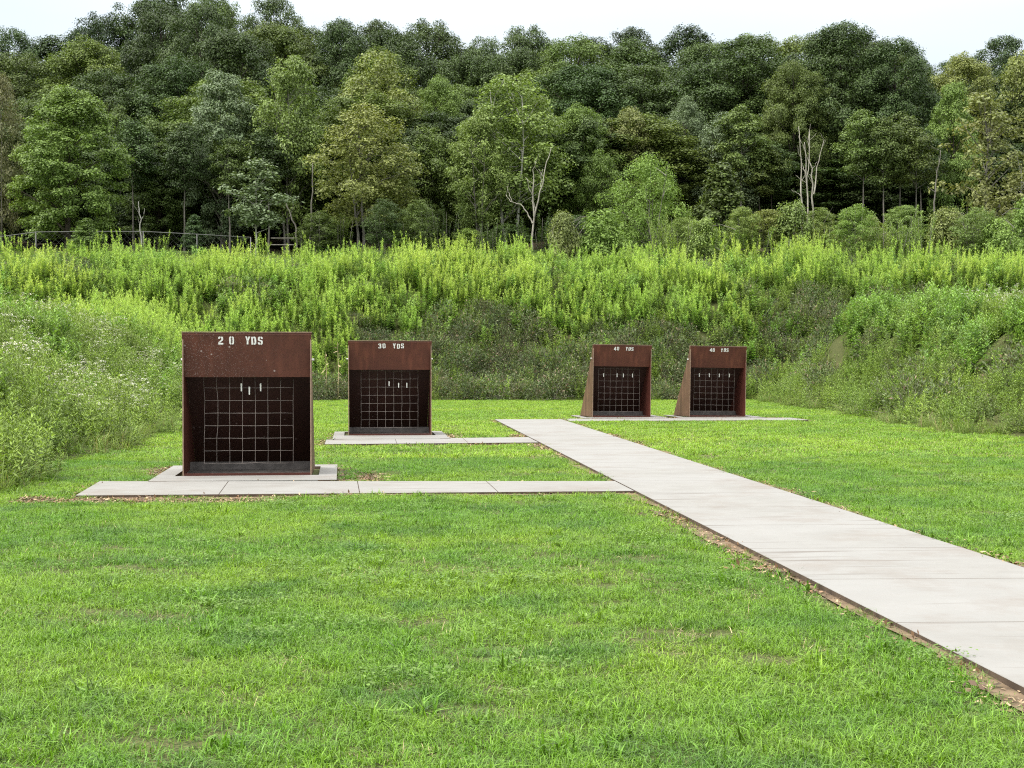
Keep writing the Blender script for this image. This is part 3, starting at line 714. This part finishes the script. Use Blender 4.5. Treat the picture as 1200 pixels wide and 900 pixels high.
def herb_mesh(flowers=True):
    m = MB()
    for _ in range(7):
        a = rng.uniform(0, 6.28); r = .28 * math.sqrt(rng.random()); h = rng.uniform(.40, .80); ln = rng.normal(0, .14, 2)
        b = np.array((r * math.cos(a), r * math.sin(a), 0))
        stalk(m, b, h, 34, .12, .034, ln, .1, .7, 0, None, 0, 1, .005, .05, .5)
        if flowers and rng.random() < .85:
            tip = b + np.array([ln[0], ln[1], 1]) * h
            nf = rng.integers(2, 5)
            for _ in range(nf):
                c = tip + np.array([rng.normal(0, .06), rng.normal(0, .06), rng.uniform(-.04, .04)])
                k = 10; P = c + np.c_[rng.normal(0, .018, (k, 2)), rng.normal(0, .006, k)]
                m.leaves(P, unit(k) * [1, 1, .2], np.array([[0, 0, 1.]]) + unit(k) * .4, rng.uniform(.014, .026, k), .016, 2, .5)
    return m.mesh('herb', [M['herb'], M['stem'], M['flower']])
def broad_mesh():
    m = MB()
    for _ in range(6):
        a = rng.uniform(0, 6.28); r = .27 * math.sqrt(rng.random()); h = rng.uniform(.5, .95)
        stalk(m, (r * math.cos(a), r * math.sin(a), 0), h, 34, .17, .062, rng.normal(0, .1, 2), -.15, .75, 0, None, 0, 1, .007, .1, .45)
    return m.mesh('broad', [M['broad'], M['stem']])
def tallgrass_mesh():
    return tuft_mesh(90, .16, .15, .48, .0085, M['tall'], .55, .9)
gold = source_collection('goldenrod_plants', [goldenrod_mesh() for _ in range(7)])
scrubc = source_collection('scrub_plants', [scrub_mesh() for _ in range(6)])
herbc = source_collection('herb_plants', [herb_mesh() for _ in range(7)])
herbn = source_collection('leafy_plants', [herb_mesh(False) for _ in range(5)])
broadc = source_collection('broad_plants', [broad_mesh() for _ in range(7)])
tallc = source_collection('tall_tufts', [tallgrass_mesh() for _ in range(7)])

n = 62000
x = rng.uniform(-30, 30, n); y = rng.uniform(9, 73, n)
k = np.abs(x) < .36 * y + 3.5; x, y = x[k], y[k]          # ~ 25 candidates / m2 over what can be seen
dl, dr, db = toes(x, y); outd = np.maximum(np.maximum(dl, dr), db)
k = outd > -.15; x, y, dl, dr, db, outd = [q[k] for q in (x, y, dl, dr, db, outd)]
p = rng.random(len(x)); n1 = vnoise(x, y, .35, 51); n2 = vnoise(x, y, .8, 52); n3 = vnoise(x, y, .22, 53)
kind = np.full(len(x), -1)
left = (dl >= dr) & (dl > db) & (db < 3.2 + n1); right = (dr > dl) & (dr > db - 1) & (db < 1.0 + n1); back = (~left) & (~right)
# back berm
hi = back & (((db > 4.6 + 2.6 * (n1 - .5)) & (x < 9.2)) | ((x < -6.2 - 2 * (n2 - .5)) & (db > .8 + n1)) | ((x > 7.6) & (db > np.where(x > 9.2, 6.3 + 1.2 * n1, 4.4 + 1.5 * n1))))  # far right: dark scrub kept higher, standing in for shade behind the mound
kind[hi & (y < 64.5) & (p < .30)] = 0
kind[hi & (y < 64.5) & (p > .30) & (p < .40)] = 4
kind[hi & (y < 64.5) & (p > .40) & (p < .50)] = 3
kind[hi & (y < 64.5) & (p < .16) & (n2 * .6 + n1 * .4 < .42)] = 4
dark = hi & (n1 * .5 + n2 * .5 < .30) & (p < .40); kind[dark] = np.where(p[dark] < .12, 1, 4)
lo = back & ~hi
kind[lo & (p < .24)] = 1; kind[lo & (x > 6.8) & (p > .42) & (p < .50)] = 4; kind[lo & (x > 6.8) & (p < .13)] = 3
kind[lo & (p > .26) & (p < .36)] = 3
kind[lo & (p > .36) & (p < .42) & (n2 > .5)] = 4
kind[lo & (p > .34) & (p < .52) & (db < 2.2)] = 5
kind[lo & (p > .34) & (p < .38) & (db > 2.2)] = 5
# the field behind the crest
kind[(y > 64.5) & (p < .12)] = 5; kind[(y > 64.5) & (p > .12) & (p < .15) & (n1 > .5)] = 0
# left berm
m_ = left
kind[m_ & (p < .17)] = 2; kind[m_ & (p > .17) & (p < .34)] = 3
kind[m_ & (p < .34) & ((y > 40 + 6 * n1) | (n1 * .6 + n2 * .4 < .33))] = 4
kind[m_ & (p < .40) & (y > 43 + 6 * n2)] = 0
kind[m_ & (p > .34) & (p < .58)] = 3
kind[m_ & (p > .62) & (p < .70) & (outd < 1.2)] = 5
kind[m_ & (y < 21 + 4 * n2) & (outd < 2.2) & (p < .62)] = 3; kind[m_ & (y < 22) & (p < .05)] = 4
# right berm
m_ = right
kind[m_ & (p < .40)] = 4
g = m_ & (x - 9 + (38 - y) * .28 + (n1 - .5) * 5 > 3.2) & (p < .62)
kind[g] = np.where(p[g] < .18, 2, np.where(p[g] < .34, 3, 5))
kind[m_ & (outd < 1.6 + n2) & (p < .55)] = np.where(p[m_ & (outd < 1.6 + n2) & (p < .55)] < .16, 5, np.where(p[m_ & (outd < 1.6 + n2) & (p < .55)] < .22, 1, 3))
kind[(left | right) & (outd < .45) & (p < .6)] = np.where(p[(left | right) & (outd < .45) & (p < .6)] < .34, 5, 3)
kind[(kind < 0) & (outd > .3) & (y < 64.5) & (p > .66)] = 3
kind[(outd < .0) & (p > .3)] = -1
for kk, nm, coll, nkk, s0, s1, lb, ct, tl in (
    (0, 'goldenrod', gold, 7, .75, 1.2, 'tall bright yellow-green goldenrod stalks covering the top of the back berm', 'goldenrod', .06),
    (1, 'scrub', scrubc, 6, .7, 1.35, 'low grey-green and brownish scrub on the lower face of the back berm, its right band standing in for shade', 'scrub', .15),
    (2, 'wildflowers', herbc, 7, .8, 1.2, 'white flowering weeds spread over the left berm', 'wildflowers', .1),
    (3, 'leafy_weeds', herbn, 5, .7, 1.15, 'fine leaved green weeds filling in the side berms', 'weeds', .1),
    (4, 'broadleaf_weeds', broadc, 7, .75, 1.2, 'broad leaved bright green weeds on the right berm', 'weeds', .1),
    (5, 'tall_grass', tallc, 7, .7, 1.2, 'unmown tall grass along the foot of the berms', 'grass', .1)):
    q = kind == kk
    scatter_at(nm, x[q], y[q], coll, nkk, s0, s1, lb, ct, tl, .04, (.76 + .46 * n2[q] * rng.uniform(.8, 1.2, q.sum())) if kk in (0, 4) else None)

# pale dried stalks at the left foot of the back berm
def dry_stalk(px, d, h, label):
    X = (px - 600) / F * d; z = hgt(X, d)
    m = MB(); m.tube([(0, 0, 0), (.02, 0, h * .5), (-.01, 0, h)], (.016, .013, .006), 5)
    k = 16; u = rng.uniform(.15, 1, k); a = rng.uniform(0, 6.28, k)
    P = np.c_[np.zeros(k), np.zeros(k), u * h]; D = np.stack([np.cos(a), np.sin(a), rng.uniform(-1.2, .4, k)], 1)
    m.leaves(P, D, unit(k), rng.uniform(.12, .3, k), .035)
    o = m.build('dry_stalk', M['dry_stem']); o.location = (X, d, z)
    return tag(o, label, 'dry stalk', 'pale dried stalks beside the second trap')
dry_stalk(382, 53.2, 1.75, 'pale dried stalk left of the 30 YDS trap, shorter of the two')
dry_stalk(396, 53.0, 2.1, 'tallest pale dried stalk, just left of the 30 YDS trap')
tl_plant = MB()
for _ in range(5): stalk(tl_plant, (rng.normal(0, .07), rng.normal(0, .07), 0), rng.uniform(.6, .9), 30, .16, .04, rng.normal(0, .1, 2), .1, 1.0, 0, 1, .6, 2)
o = tl_plant.build('weed_clump', [M['goldenrod'], M['gold_tip'], M['stem']]); o.location = (-.2, 52.6, hgt(-.2, 52.6))
tag(o, 'single light green weed clump at the foot of the back berm between the traps', 'weed')

# ------------------------------------------------------------------ trees
class Tree:                                    # a trunk mesh and a crown mesh of natural height h and width w
    def __init__(s, trunk, crown, h, w): s.trunk, s.crown, s.h, s.w = trunk, crown, h, w
def make_tree(seed, h=11.0, w=8.0, base=.18, shape='dome', nclump=150, per=135, rc=.85, leaf=(.24, .15), trunk_r=.22, limbs=14,
              flat=.7, fill=.55, droop=0.0, stems=1, lean=.0, low_gap=False, rag=.16):
    r = np.random.default_rng(seed); T = MB(); C = MB()
    def env(t, a):
        if shape == 'dome': q = np.sqrt(np.clip(1 - (np.clip(t - .32, 0, 1) / .68) ** 2, 0, 1)) * np.interp(t, [0, .15, .32], [.55, .85, 1])
        elif shape == 'oval': q = np.sin(np.clip(t * .93 + .07, 0, 1) * math.pi) ** .65
        elif shape == 'cone': q = np.interp(t, [0, .12, .3, 1], [.7, .95, 1, .06])
        elif shape == 'bush': q = np.sqrt(np.clip(1 - t ** 2.2, 0, 1))
        else: q = np.interp(t, [0, .25, .5, .8, 1], [.55, .95, 1, .7, .2])
        return q * (1 + rag * (np.sin(a * 2 + seed) * .5 + np.sin(a * 3 + t * 7 + seed * 2) * .6 + np.sin(t * 17 + a * 5 + seed * 3) * .4))
    zb = base * h
    n = nclump * 3
    t_ = r.beta(1.25, 1.15, n); a = r.uniform(0, 6.283, n)
    f = np.clip(1 - np.abs(r.normal(0, 1 - fill, n)) * .8, .1, 1)
    rad = env(t_, a) * (w / 2 - rc * .45) * f
    Cc = np.stack([rad * np.cos(a), rad * np.sin(a), zb + t_ * (h - zb - rc * flat * .6)], 1)
    keep = []
    for i_ in range(n):                        # spread the clumps
        if len(keep) >= nclump: break
        if keep:
            dd = Cc[keep] - Cc[i_]; dd[:, 2] *= 1.25
            if np.min(np.einsum('ij,ij->i', dd, dd)) < (rc * .62) ** 2: continue
        keep.append(i_)
    Cc = Cc[keep]; nc = len(Cc)
    # trunk(s) and limbs
    for s_ in range(stems):
        ox, oy = (0, 0) if stems == 1 else r.normal(0, .35, 2)
        k = np.linspace(0, 1, 8); wob = np.cumsum(r.normal(0, .03 * h / 8, (8, 2)), 0)
        hh = h * r.uniform(.78, .9)
        pts = np.c_[ox + wob[:, 0] + lean * k * h + ox * k * 2.0, oy + wob[:, 1] + oy * k * 2.0, k * hh]; pts[0, 2] = -.4
        T.tube(pts, trunk_r / math.sqrt(stems) * (1 - .88 * k ** .8) * np.where(k == 0, 1.35, 1), 7)
        sel = r.choice(nc, min(limbs // stems + 1, nc), replace=False)
        for j in sel:
            e = Cc[j]; z0 = np.clip(e[2] - np.hypot(e[0], e[1]) * r.uniform(.5, 1.0), h * .1, hh * .85)
            b = np.array([np.interp(z0, pts[:, 2], pts[:, 0]), np.interp(z0, pts[:, 2], pts[:, 1]), z0])
            mid = (b + e) / 2 + np.array([0, 0, .10 * np.linalg.norm(e - b)]) + r.normal(0, .12, 3)
            r0 = trunk_r * .34 * (1 - .6 * z0 / h) / math.sqrt(stems) + .012
            T.tube([b, mid, e], (r0, r0 * .6, .012), 5)
    # leaves on clump shells
    size = r.uniform(.65, 1.25, nc); cnt = (per * size ** 2).astype(int)
    ci = np.repeat(np.arange(nc), cnt); m = len(ci)
    d = r.normal(size=(m, 3)); d[:, 2] += .5; d /= np.linalg.norm(d, axis=1, keepdims=True)
    sh = r.uniform(.30, 1.08, m) ** .65
    rs = (rc * size)[ci] * sh * (1 + .22 * np.sin(d[:, 0] * 5 + ci) * np.sin(d[:, 1] * 5 + ci * 1.7))
    P = Cc[ci] + d * rs[:, None] * [1, 1, flat]
    if droop: P[:, 2] -= droop * (rs ** 2)
    outw = P - np.array([0, 0, zb + (h - zb) * .35]); outw /= np.linalg.norm(outw, axis=1, keepdims=True)
    N = d * .65 + outw * .30 + np.array([0, 0, .60]) + r.normal(size=(m, 3)) * .38
    D = np.cross(N, r.normal(size=(m, 3))); D /= np.linalg.norm(D, axis=1, keepdims=True); D[:, 2] -= .15 + droop
    L = leaf[0] * r.uniform(.65, 1.3, m)
    C.leaves(P, D, N, L, leaf[1] / leaf[0] * L * r.uniform(.8, 1.2, m))
    return Tree(T.mesh('trunk', M['bark_dark'], True), C.mesh('crown', M['oak']), h, w)

TR = {}
TR['oak'] = [make_tree(20 + k, 13, 9.5, .16, 'dome', 320, 310, .72, (.125, .090), .30, 22, flat=.62, rag=.24) for k in range(4)]
TR['tall'] = [make_tree(40 + k, 14, 7.5, .22, 'oval', 290, 300, .68, (.122, .088), .26, 20, flat=.62, rag=.24) for k in range(3)]
TR['maple'] = [make_tree(60 + k, 9, 6.2, .07, 'egg', 240, 270, .58, (.118, .084), .18, 18, flat=.5, fill=.6, rag=.22) for k in range(2)]
TR['birch'] = [make_tree(80 + k, 10, 5.6, .20, 'egg', 190, 120, .58, (.15, .085), .12, 26, flat=.8, fill=.5, droop=.35, stems=2, rag=.22) for k in range(3)]
TR['feather'] = [make_tree(90 + k, 9, 6.0, .16, 'egg', 150, 120, .60, (.15, .085), .12, 26, flat=.7, fill=.55, droop=.2, stems=3, rag=.25) for k in range(2)]
TR['willow'] = [make_tree(100 + k, 5.5, 5.2, .02, 'oval', 190, 110, .5, (.13, .05), .08, 26, flat=.85, fill=.5, droop=.1, stems=4) for k in range(2)]
TR['young'] = [make_tree(110 + k, 5, 3.2, .06, 'cone', 100, 110, .46, (.15, .10), .07, 14, flat=.5) for k in range(2)]
TR['sparse'] = [make_tree(120 + k, 8.5, 5.2, .12, 'egg', 110, 42, .52, (.20, .13), .09, 40, flat=.5, fill=.35, rag=.3) for k in range(2)]
TR['shrub'] = [make_tree(130 + k, 2.2, 2.6, .0, 'bush', 70, 105, .36, (.13, .065), .04, 16, flat=.85, stems=4, rag=.28) for k in range(4)]
TR['thin'] = [make_tree(150 + k, 11, 4.2, .52, 'oval', 70, 170, .62, (.15, .105), .10, 16, flat=.6, rag=.3) for k in range(3)]
TR['slim'] = [make_tree(140 + k, 6, 2.6, .3, 'egg', 60, 75, .42, (.15, .10), .055, 18, flat=.6, fill=.5, rag=.3) for k in range(1)]

def make_wands(seed, h, w, n):
    global rng
    keep = rng; rng = np.random.default_rng(seed); T = MB(); C = MB()
    for _ in range(n):
        a = rng.uniform(0, 6.28); r = w * .32 * math.sqrt(rng.random()); hh = h * rng.uniform(.5, 1) * (1 - .35 * (2 * r / w) ** 2)
        b = np.array((r * math.cos(a), r * math.sin(a), 0)); ln = np.array([math.cos(a), math.sin(a)]) * rng.uniform(.0, .28) + rng.normal(0, .06, 2)
        st = rng.bit_generator.state
        stalk(C, b, hh, 120, .24, .05, ln + rng.normal(0, .08, 2), -.1, .7, 0, shrink=.35)
        T.tube([b - [0, 0, .1], b + np.array([ln[0], ln[1], 1.]) * hh * .5, b + np.array([ln[0], ln[1], 1.]) * hh * .9], (.018, .012, .004), 4)
    rng = keep
    return Tree(T.mesh('stems', M['bark_grey'], True), C.mesh('crown', M['birch']), h, w)
TR['wands'] = [make_wands(170 + k, 2.4, 2.4, 20) for k in range(5)]
def plant(name, kind, var, px, ytop, wpx, d, leafm, barkm, label, cat, group=None, rz=None, zoff=0):
    T = TR[kind][var % len(TR[kind])]
    X = (px - 600) / F * d; z = hgt(X, d)
    H = max(.6, (HZ - ytop) / F * d + CAMH - z); Wd = wpx / F * d
    o = empty(name, (X, d, z + zoff), rng.uniform(0, 6.28) if rz is None else rz, label, cat, group)
    o.scale = (Wd / T.w, Wd / T.w, H / T.h)
    for nm, me, mt in (('trunk', T.trunk, M[barkm]), ('crown', T.crown, M[leafm])):
        c = bpy.data.objects.new(nm, me); COL.objects.link(c); c.parent = o
        c.material_slots[0].link = 'OBJECT'; c.material_slots[0].material = mt
    return o

# single trees one can point at, front to back
for a in (
  ('leafy_tree', 'maple', 0, 82, 104, 142, 77, 'maple', 'bark_dark', 'fresh green round-headed tree at the left, its boughs reaching down to the fence', 'tree'),
  ('leafy_tree', 'feather', 0, 2, 82, 70, 79, 'russet', 'bark_grey', 'brownish olive thin tree cut by the left edge of the photo', 'tree'),
  ('leafy_tree', 'maple', 1, 186, 168, 92, 83, 'oak_mid', 'bark_dark', 'small dark tree in the shade just right of the fresh green round-headed tree', 'tree'),
  ('leafy_tree', 'maple', 1, 262, 84, 112, 82, 'silver', 'bark_grey', 'grey-green spreading tree left of the tall dull green feathery tree', 'tree'),
  ('leafy_tree', 'birch', 0, 340, 64, 104, 81, 'birch', 'bark_grey', 'tall feathery dull green tree above the thin white-stemmed sapling', 'tree'),
  ('sapling', 'slim', 0, 300, 184, 74, 73.5, 'silver', 'bark_pale', 'thin sapling with a straight white stem behind the fence', 'sapling'),
  ('leafy_tree', 'birch', 1, 430, 120, 128, 76, 'olive', 'bark_grey', 'olive feathery tree left of the middle, nearly down to the goldenrod', 'tree'),
  ('leafy_tree', 'birch', 2, 442, 60, 120, 87, 'olive', 'bark_grey', 'rounded olive-brown crown rising behind the olive feathery tree', 'tree'),
  ('leafy_tree', 'tall', 1, 514, 88, 78, 88, 'maple', 'bark_dark', 'narrow fresh green crown between the olive trees and the middle birches', 'tree'),
  ('leafy_tree', 'feather', 1, 505, 150, 92, 80, 'oak_mid', 'bark_dark', 'dark green tree filling the shade left of the middle birches', 'tree'),
  ('birch_tree', 'birch', 2, 600, 84, 150, 80, 'birch', 'bark_pale', 'largest airy soft green birch in the middle, several thin stems', 'tree'),
  ('birch_tree', 'birch', 0, 562, 128, 86, 78, 'birch', 'bark_grey', 'lower airy birch leaning against the left of the largest birch', 'tree'),
  ('leafy_tree', 'tall', 2, 678, 122, 92, 83, 'maple', 'bark_dark', 'light green tree right of the white dead birch', 'tree'),
  ('leafy_tree', 'feather', 0, 738, 122, 74, 84, 'yellowing', 'bark_grey', 'yellowing olive tree above the bright willow-like tree', 'tree'),
  ('willow_tree', 'willow', 0, 758, 180, 104, 74, 'lime', 'bark_grey', 'bright yellow-green bushy young tree right of the middle', 'tree'),
  ('leafy_tree', 'tall', 0, 802, 112, 66, 87, 'silver', 'bark_grey', 'bluish grey-green crown behind the bright bushy young tree', 'tree'),
  ('leafy_tree', 'birch', 1, 848, 130, 88, 85, 'silver', 'bark_grey', 'soft grey-green rounded tree left of the bleached dead trunks', 'tree'),
  ('leafy_tree', 'young', 0, 845, 188, 84, 75, 'oak_mid', 'bark_dark', 'dark green cone-shaped young tree left of the bleached dead trunks', 'tree'),
  ('leafy_tree', 'oak', 0, 872, 44, 190, 94, 'oak', 'bark_dark', 'broad dark tree behind the grey-green rounded tree, its top on the skyline', 'tree'),
  ('leafy_tree', 'oak', 1, 985, 26, 165, 92, 'oak', 'bark_dark', 'biggest dark domed tree, just right of and above the bleached dead trunks', 'tree'),
  ('leafy_tree', 'oak', 2, 1048, 44, 130, 90, 'oak', 'bark_dark', 'dark tree between the biggest dark domed tree and the leaning bare trunk', 'tree'),
  ('leafy_tree', 'oak', 3, 930, 72, 110, 89, 'oak_mid', 'bark_dark', 'dark rounded tree directly behind the bleached dead trunks', 'tree'),
  ('leafy_tree', 'tall', 1, 1128, 62, 110, 93, 'olive', 'bark_grey', 'olive crown on the skyline right of the biggest dark domed tree', 'tree'),
  ('leafy_tree', 'maple', 1, 1116, 98, 72, 86, 'maple', 'bark_dark', 'small fresh green crown left of the thin yellowing tree', 'tree'),
  ('leafy_tree', 'sparse', 0, 1152, 104, 118, 77, 'yellowing', 'bark_grey', 'thin yellowing tree near the right edge with gaps between its boughs', 'tree'),
  ('leafy_tree', 'birch', 0, 1196, 60, 90, 95, 'olive', 'bark_grey', 'olive tree cut by the right edge of the photo', 'tree'),
  ('leafy_tree', 'sparse', 1, 1196, 180, 80, 76, 'yellowing', 'bark_pale', 'low sparse yellowing tree with pale stems at the right edge', 'tree'),
  ('leafy_tree', 'feather', 1, 705, 175, 64, 80, 'maple', 'bark_dark', 'small bright tree in the gap left of the bright bushy young tree', 'tree'),
  ('fir_tree', 'young', 1, 103, 255, 48, 71, 'oak_mid', 'bark_dark', 'small pointed evergreen in front of the fence at the left', 'tree'),
  ('fir_tree', 'young', 0, 228, 250, 34, 72.6, 'oak', 'bark_dark', 'small dark evergreen by the fence, below the grey-green spreading tree', 'tree'),
  ('shrub', 'shrub', 0, 1170, 254, 62, 68, 'lime', 'bark_grey', 'bright green round shrub at the right end of the berm top', 'shrub'),
  ('shrub', 'shrub', 1, 705, 245, 70, 70, 'lime', 'bark_grey', 'rounded light green shrub at the left foot of the bright bushy young tree', 'shrub'),
  ('shrub', 'shrub', 2, 660, 246, 46, 69, 'olive', 'bark_grey', 'olive shrub just right of the white dead birch', 'shrub'),
):
    plant(*a)
# shrub border along the right of the berm top
srnd = random.Random(4)
for k, px in enumerate(list(range(790, 1222, 19))):
    plant('shrub', ('wands', 'feather', 'shrub', 'wands', 'feather')[k % 5], k, px + srnd.uniform(-7, 7), srnd.uniform(234, 272) - (5 if px > 1040 else 0), srnd.uniform(46, 72), srnd.uniform(67, 72),
          srnd.choice(['birch', 'lime', 'birch', 'olive', 'olive']), 'bark_grey', 'waist-high feathery green shrub in the border between the goldenrod and the right wood', 'shrub', 'shrub border at the right of the berm top')
for k, px in enumerate((372, 398, 452, 476, 498, 520, 548, 570, 600, 640, 672, 820, 862)):
    plant('shrub', ['feather', 'wands'][k % 2], k + 1, px + srnd.uniform(-8, 8), srnd.uniform(222, 268), srnd.uniform(44, 70), srnd.uniform(71, 76),
          srnd.choice(['oak_mid', 'oak', 'birch']), 'bark_grey', 'dull green shrub in the shade under the middle trees', 'shrub', 'shrubs under the middle trees')
for k, px in enumerate((140, 158, 176, 198, 214, 226, 272, 284, 318, 352, 388, 488, 552, 574, 690, 872, 892, 906, 1012, 1034, 1050, 1070, 1082)):
    plant('thin_tree', 'thin', k, px + srnd.uniform(-4, 4), srnd.uniform(120, 175), srnd.uniform(44, 70), srnd.uniform(79, 88),
          srnd.choice(['oak', 'oak_mid']), srnd.choice(['bark_grey', 'bark_dark', 'bark_grey']), 'thin bare-stemmed tree in the dark gap at the front of the wood', 'tree', 'thin stems in the dark front of the wood')
# the closed canopy behind
SK = np.array([(-90,40),(0,30),(20,28),(40,52),(60,42),(90,30),(130,12),(160,-2),(200,-16),(240,-12),(290,-12),(330,0),(350,18),(368,28),(385,14),(412,14),(440,12),(470,30),(482,38),(502,22),(530,26),(545,38),(600,30),(640,30),(672,30),(700,46),(716,52),(740,36),(780,28),(800,25),(830,44),(870,42),(920,38),(950,32),(980,30),(1030,32),(1060,46),(1100,70),(1120,62),(1150,50),(1172,45),(1200,48),(1290,50)], float)
sky_y = lambda px: float(np.interp(px, SK[:, 0], SK[:, 1]))
for row, (d, sp, drop, lab) in enumerate(((118, 62, 0, 'dark green tree of the closed canopy whose head makes the skyline'), (107, 72, 12, 'dark green tree packed in the canopy just below the skyline'), (97, 76, 44, 'dark green tree in the middle depth of the wood, mostly behind others'), (88, 84, 95, 'lower dark green tree in the shaded front of the wood, behind the edge trees'))):
    px = -60 + row * 23
    while px < 1270:
        jx = srnd.uniform(-14, 14); dd = d + srnd.uniform(-3, 3)
        top = sky_y(px + jx) + drop + srnd.uniform(-4, 12 + drop * .6)
        plant('canopy_tree', srnd.choice(['oak', 'oak', 'oak', 'tall']), srnd.randrange(4), px + jx, top, srnd.uniform(1.6, 2.5) * sp, dd,
              srnd.choice(['oak', 'oak', 'oak', 'oak_mid']), 'bark_dark', lab, 'tree', ['skyline trees of the wood', 'trees just below the skyline', 'trees in the middle of the wood', 'shaded trees at the front of the wood'][row])
        px += sp

# dark undergrowth between the trunks
ug = source_collection('undergrowth_bushes', [make_tree(160 + k, 2.4, 3.0, 0, 'bush', 60, 70, .45, (.22, .14), .04, 8, flat=.8, rag=.3).crown for k in range(4)])
n = 420; x = rng.uniform(-55, 55, n); y = rng.uniform(90, 128, n); k = np.abs(x) < .36 * y + 6
scatter_at('undergrowth', x[k], y[k], ug, 4, .6, 1.5, 'dark leafy undergrowth between the trunks of the wood', 'undergrowth', .05, .1)
# dead trees
def dead_tree(px, d, stems, bark, label, name='dead_tree'):
    """stems: list of polylines in photo pixels, with a start radius"""
    X0 = (px - 600) / F * d; z0 = hgt(X0, d)
    m = MB()
    for pts, r0, r1, depth in stems:
        P = []
        for j, (a, b) in enumerate(pts):
            P.append(((a - px) / F * d, depth * j / max(1, len(pts) - 1), (HZ - b) / F * d + CAMH - z0))
        P = np.array(P)
        tt = np.linspace(0, len(P) - 1, len(P) * 3 - 2); Q = np.stack([np.interp(tt, np.arange(len(P)), P[:, c]) for c in range(3)], 1)
        Q[1:-1] += rng.normal(0, .025, (len(Q) - 2, 3))
        m.tube(Q, np.linspace(r0 * .36, r1 * .36, len(Q)), 7)
        for _ in range(int(np.linalg.norm(Q[-1] - Q[0]) * .9)):
            b = Q[rng.integers(len(Q) // 3, len(Q))]; dd = np.array([rng.normal(0, 1), rng.normal(0, .6), rng.uniform(.2, 1.2)]); dd /= np.linalg.norm(dd)
            ln = rng.uniform(.25, .8); m.tube([b, b + dd * ln * .55 + [0, 0, .05], b + dd * ln + [0, 0, .16]], (.010, .007, .003), 4)
    root = empty(name, (X0, d, z0), 0, label, 'dead tree')
    m.build('trunk', M[bark], root, smooth=True)
    return root
dead_tree(946, 71.5, [
  ([(942, 300), (941, 270), (939, 225), (939, 190), (936, 148)], .17, .03, .2), ([(946, 300), (945, 262), (944, 215), (942, 180), (941, 168)], .15, .03, -.2),
  ([(951, 300), (952, 262), (952, 215), (950, 190), (949, 153)], .17, .04, .3), ([(953, 228), (957, 200), (960, 188), (967, 163)], .10, .03, .4),
  ([(945, 215), (947, 190), (947, 165), (948, 158)], .07, .02, .2), ([(939, 232), (934, 226), (928, 222)], .05, .015, .2), ([(939, 188), (935, 180), (933, 172)], .05, .015, -.2),
  ([(950, 200), (954, 195), (957, 190)], .05, .02, .0), ([(943, 205), (941, 196), (940, 186)], .05, .02, .3)], 'bark_dead', 'cluster of bleached bare dead trunks in front of the dark wood')
dead_tree(624, 73.5, [
  ([(623, 300), (624, 270), (628, 245), (636, 215), (641, 190), (646, 172)], .15, .03, .4), ([(626, 255), (624, 225), (626, 200), (627, 190)], .11, .03, -.3),
  ([(624, 262), (618, 248), (610, 240), (598, 236), (593, 228)], .10, .03, .3), ([(625, 235), (621, 222), (617, 210)], .07, .02, -.4), ([(600, 236), (597, 226), (594, 218)], .05, .02, .2),
  ([(634, 220), (634, 208), (636, 198)], .05, .02, .2)], 'bark_dead', 'dead white birch with forked bare limbs in the middle of the wood edge')
dead_tree(1094, 76, [([(1093, 262), (1095, 225), (1099, 200), (1103, 176)], .13, .04, .3), ([(1096, 226), (1090, 222), (1087, 219)], .05, .02, .1)], 'bark_grey', 'leaning bare grey trunk right of the biggest dark domed tree')
dead_tree(164, 77, [([(166, 290), (165, 270), (164, 250), (162, 236)], .12, .06, .2), ([(165, 262), (168, 252), (169, 244)], .05, .02, .1)], 'bark_pale', 'short pale bare trunk behind the fence right of the fresh green tree')
dead_tree(344, 77, [([(348, 292), (347, 268), (341, 252), (335, 238)], .15, .06, .2), ([(364, 290), (364, 262), (366, 225), (366, 190)], .16, .07, .3)], 'bark_grey', 'pair of grey bare stems under the tall feathery dull green tree')

# ------------------------------------------------------------------ wire fence behind the berm at the left
def fence():
    d = 72.0; x0 = (-20 - 600) / F * d; x1 = (346 - 600) / F * d
    root = empty('wire_fence', (x0, d, hgt(x0, d)), 0, 'low grey wire fence with thin posts along the left edge of the wood', 'fence')
    X = np.arange(x0, x1 + .1, 2.6); pts = [(q, hgt(q, d)) for q in X]; z0 = root.location.z
    for q, z in pts:
        MB().tube([(q - x0, 0, z - z0 - .3), (q - x0, 0, z - z0 + 1.08)], .026, 7).build('post', M['steel'], root, smooth=True)
    m = MB(); m.tube([(q - x0, 0, z - z0 + 1.06) for q, z in pts], .018, 5); m.build('top_rail', M['steel'], root, smooth=True)
    m = MB(); L = X[-1] - X[0]
    zz = lambda q: np.interp(q, X, [p[1] for p in pts]) - z0
    s = .30
    for c in np.arange(-1.3, L, s):                      # the woven mesh
        for sg in (1, -1):
            a, b = (c, .05), (c + 1.0, 1.04)
            if sg < 0: a, b = (c + 1.0, .05), (c, 1.04)
            if min(a[0], b[0]) < 0 or max(a[0], b[0]) > L: continue
            m.tube([(a[0], 0, zz(a[0] + x0) + a[1]), (b[0], 0, zz(b[0] + x0) + b[1])], .0026, 3)
    m.build('mesh_panel', M['steel'], root)
    xa, xb = (318 - 600) / F * d - x0, (345 - 600) / F * d - x0
    for hh in (.70, 1.02): MB().tube([(xa, -.05, zz(xa + x0) + hh), (xb, -.05, zz(xb + x0) + hh)], .028, 6).build('rail', M['bark_grey'], root)
fence()
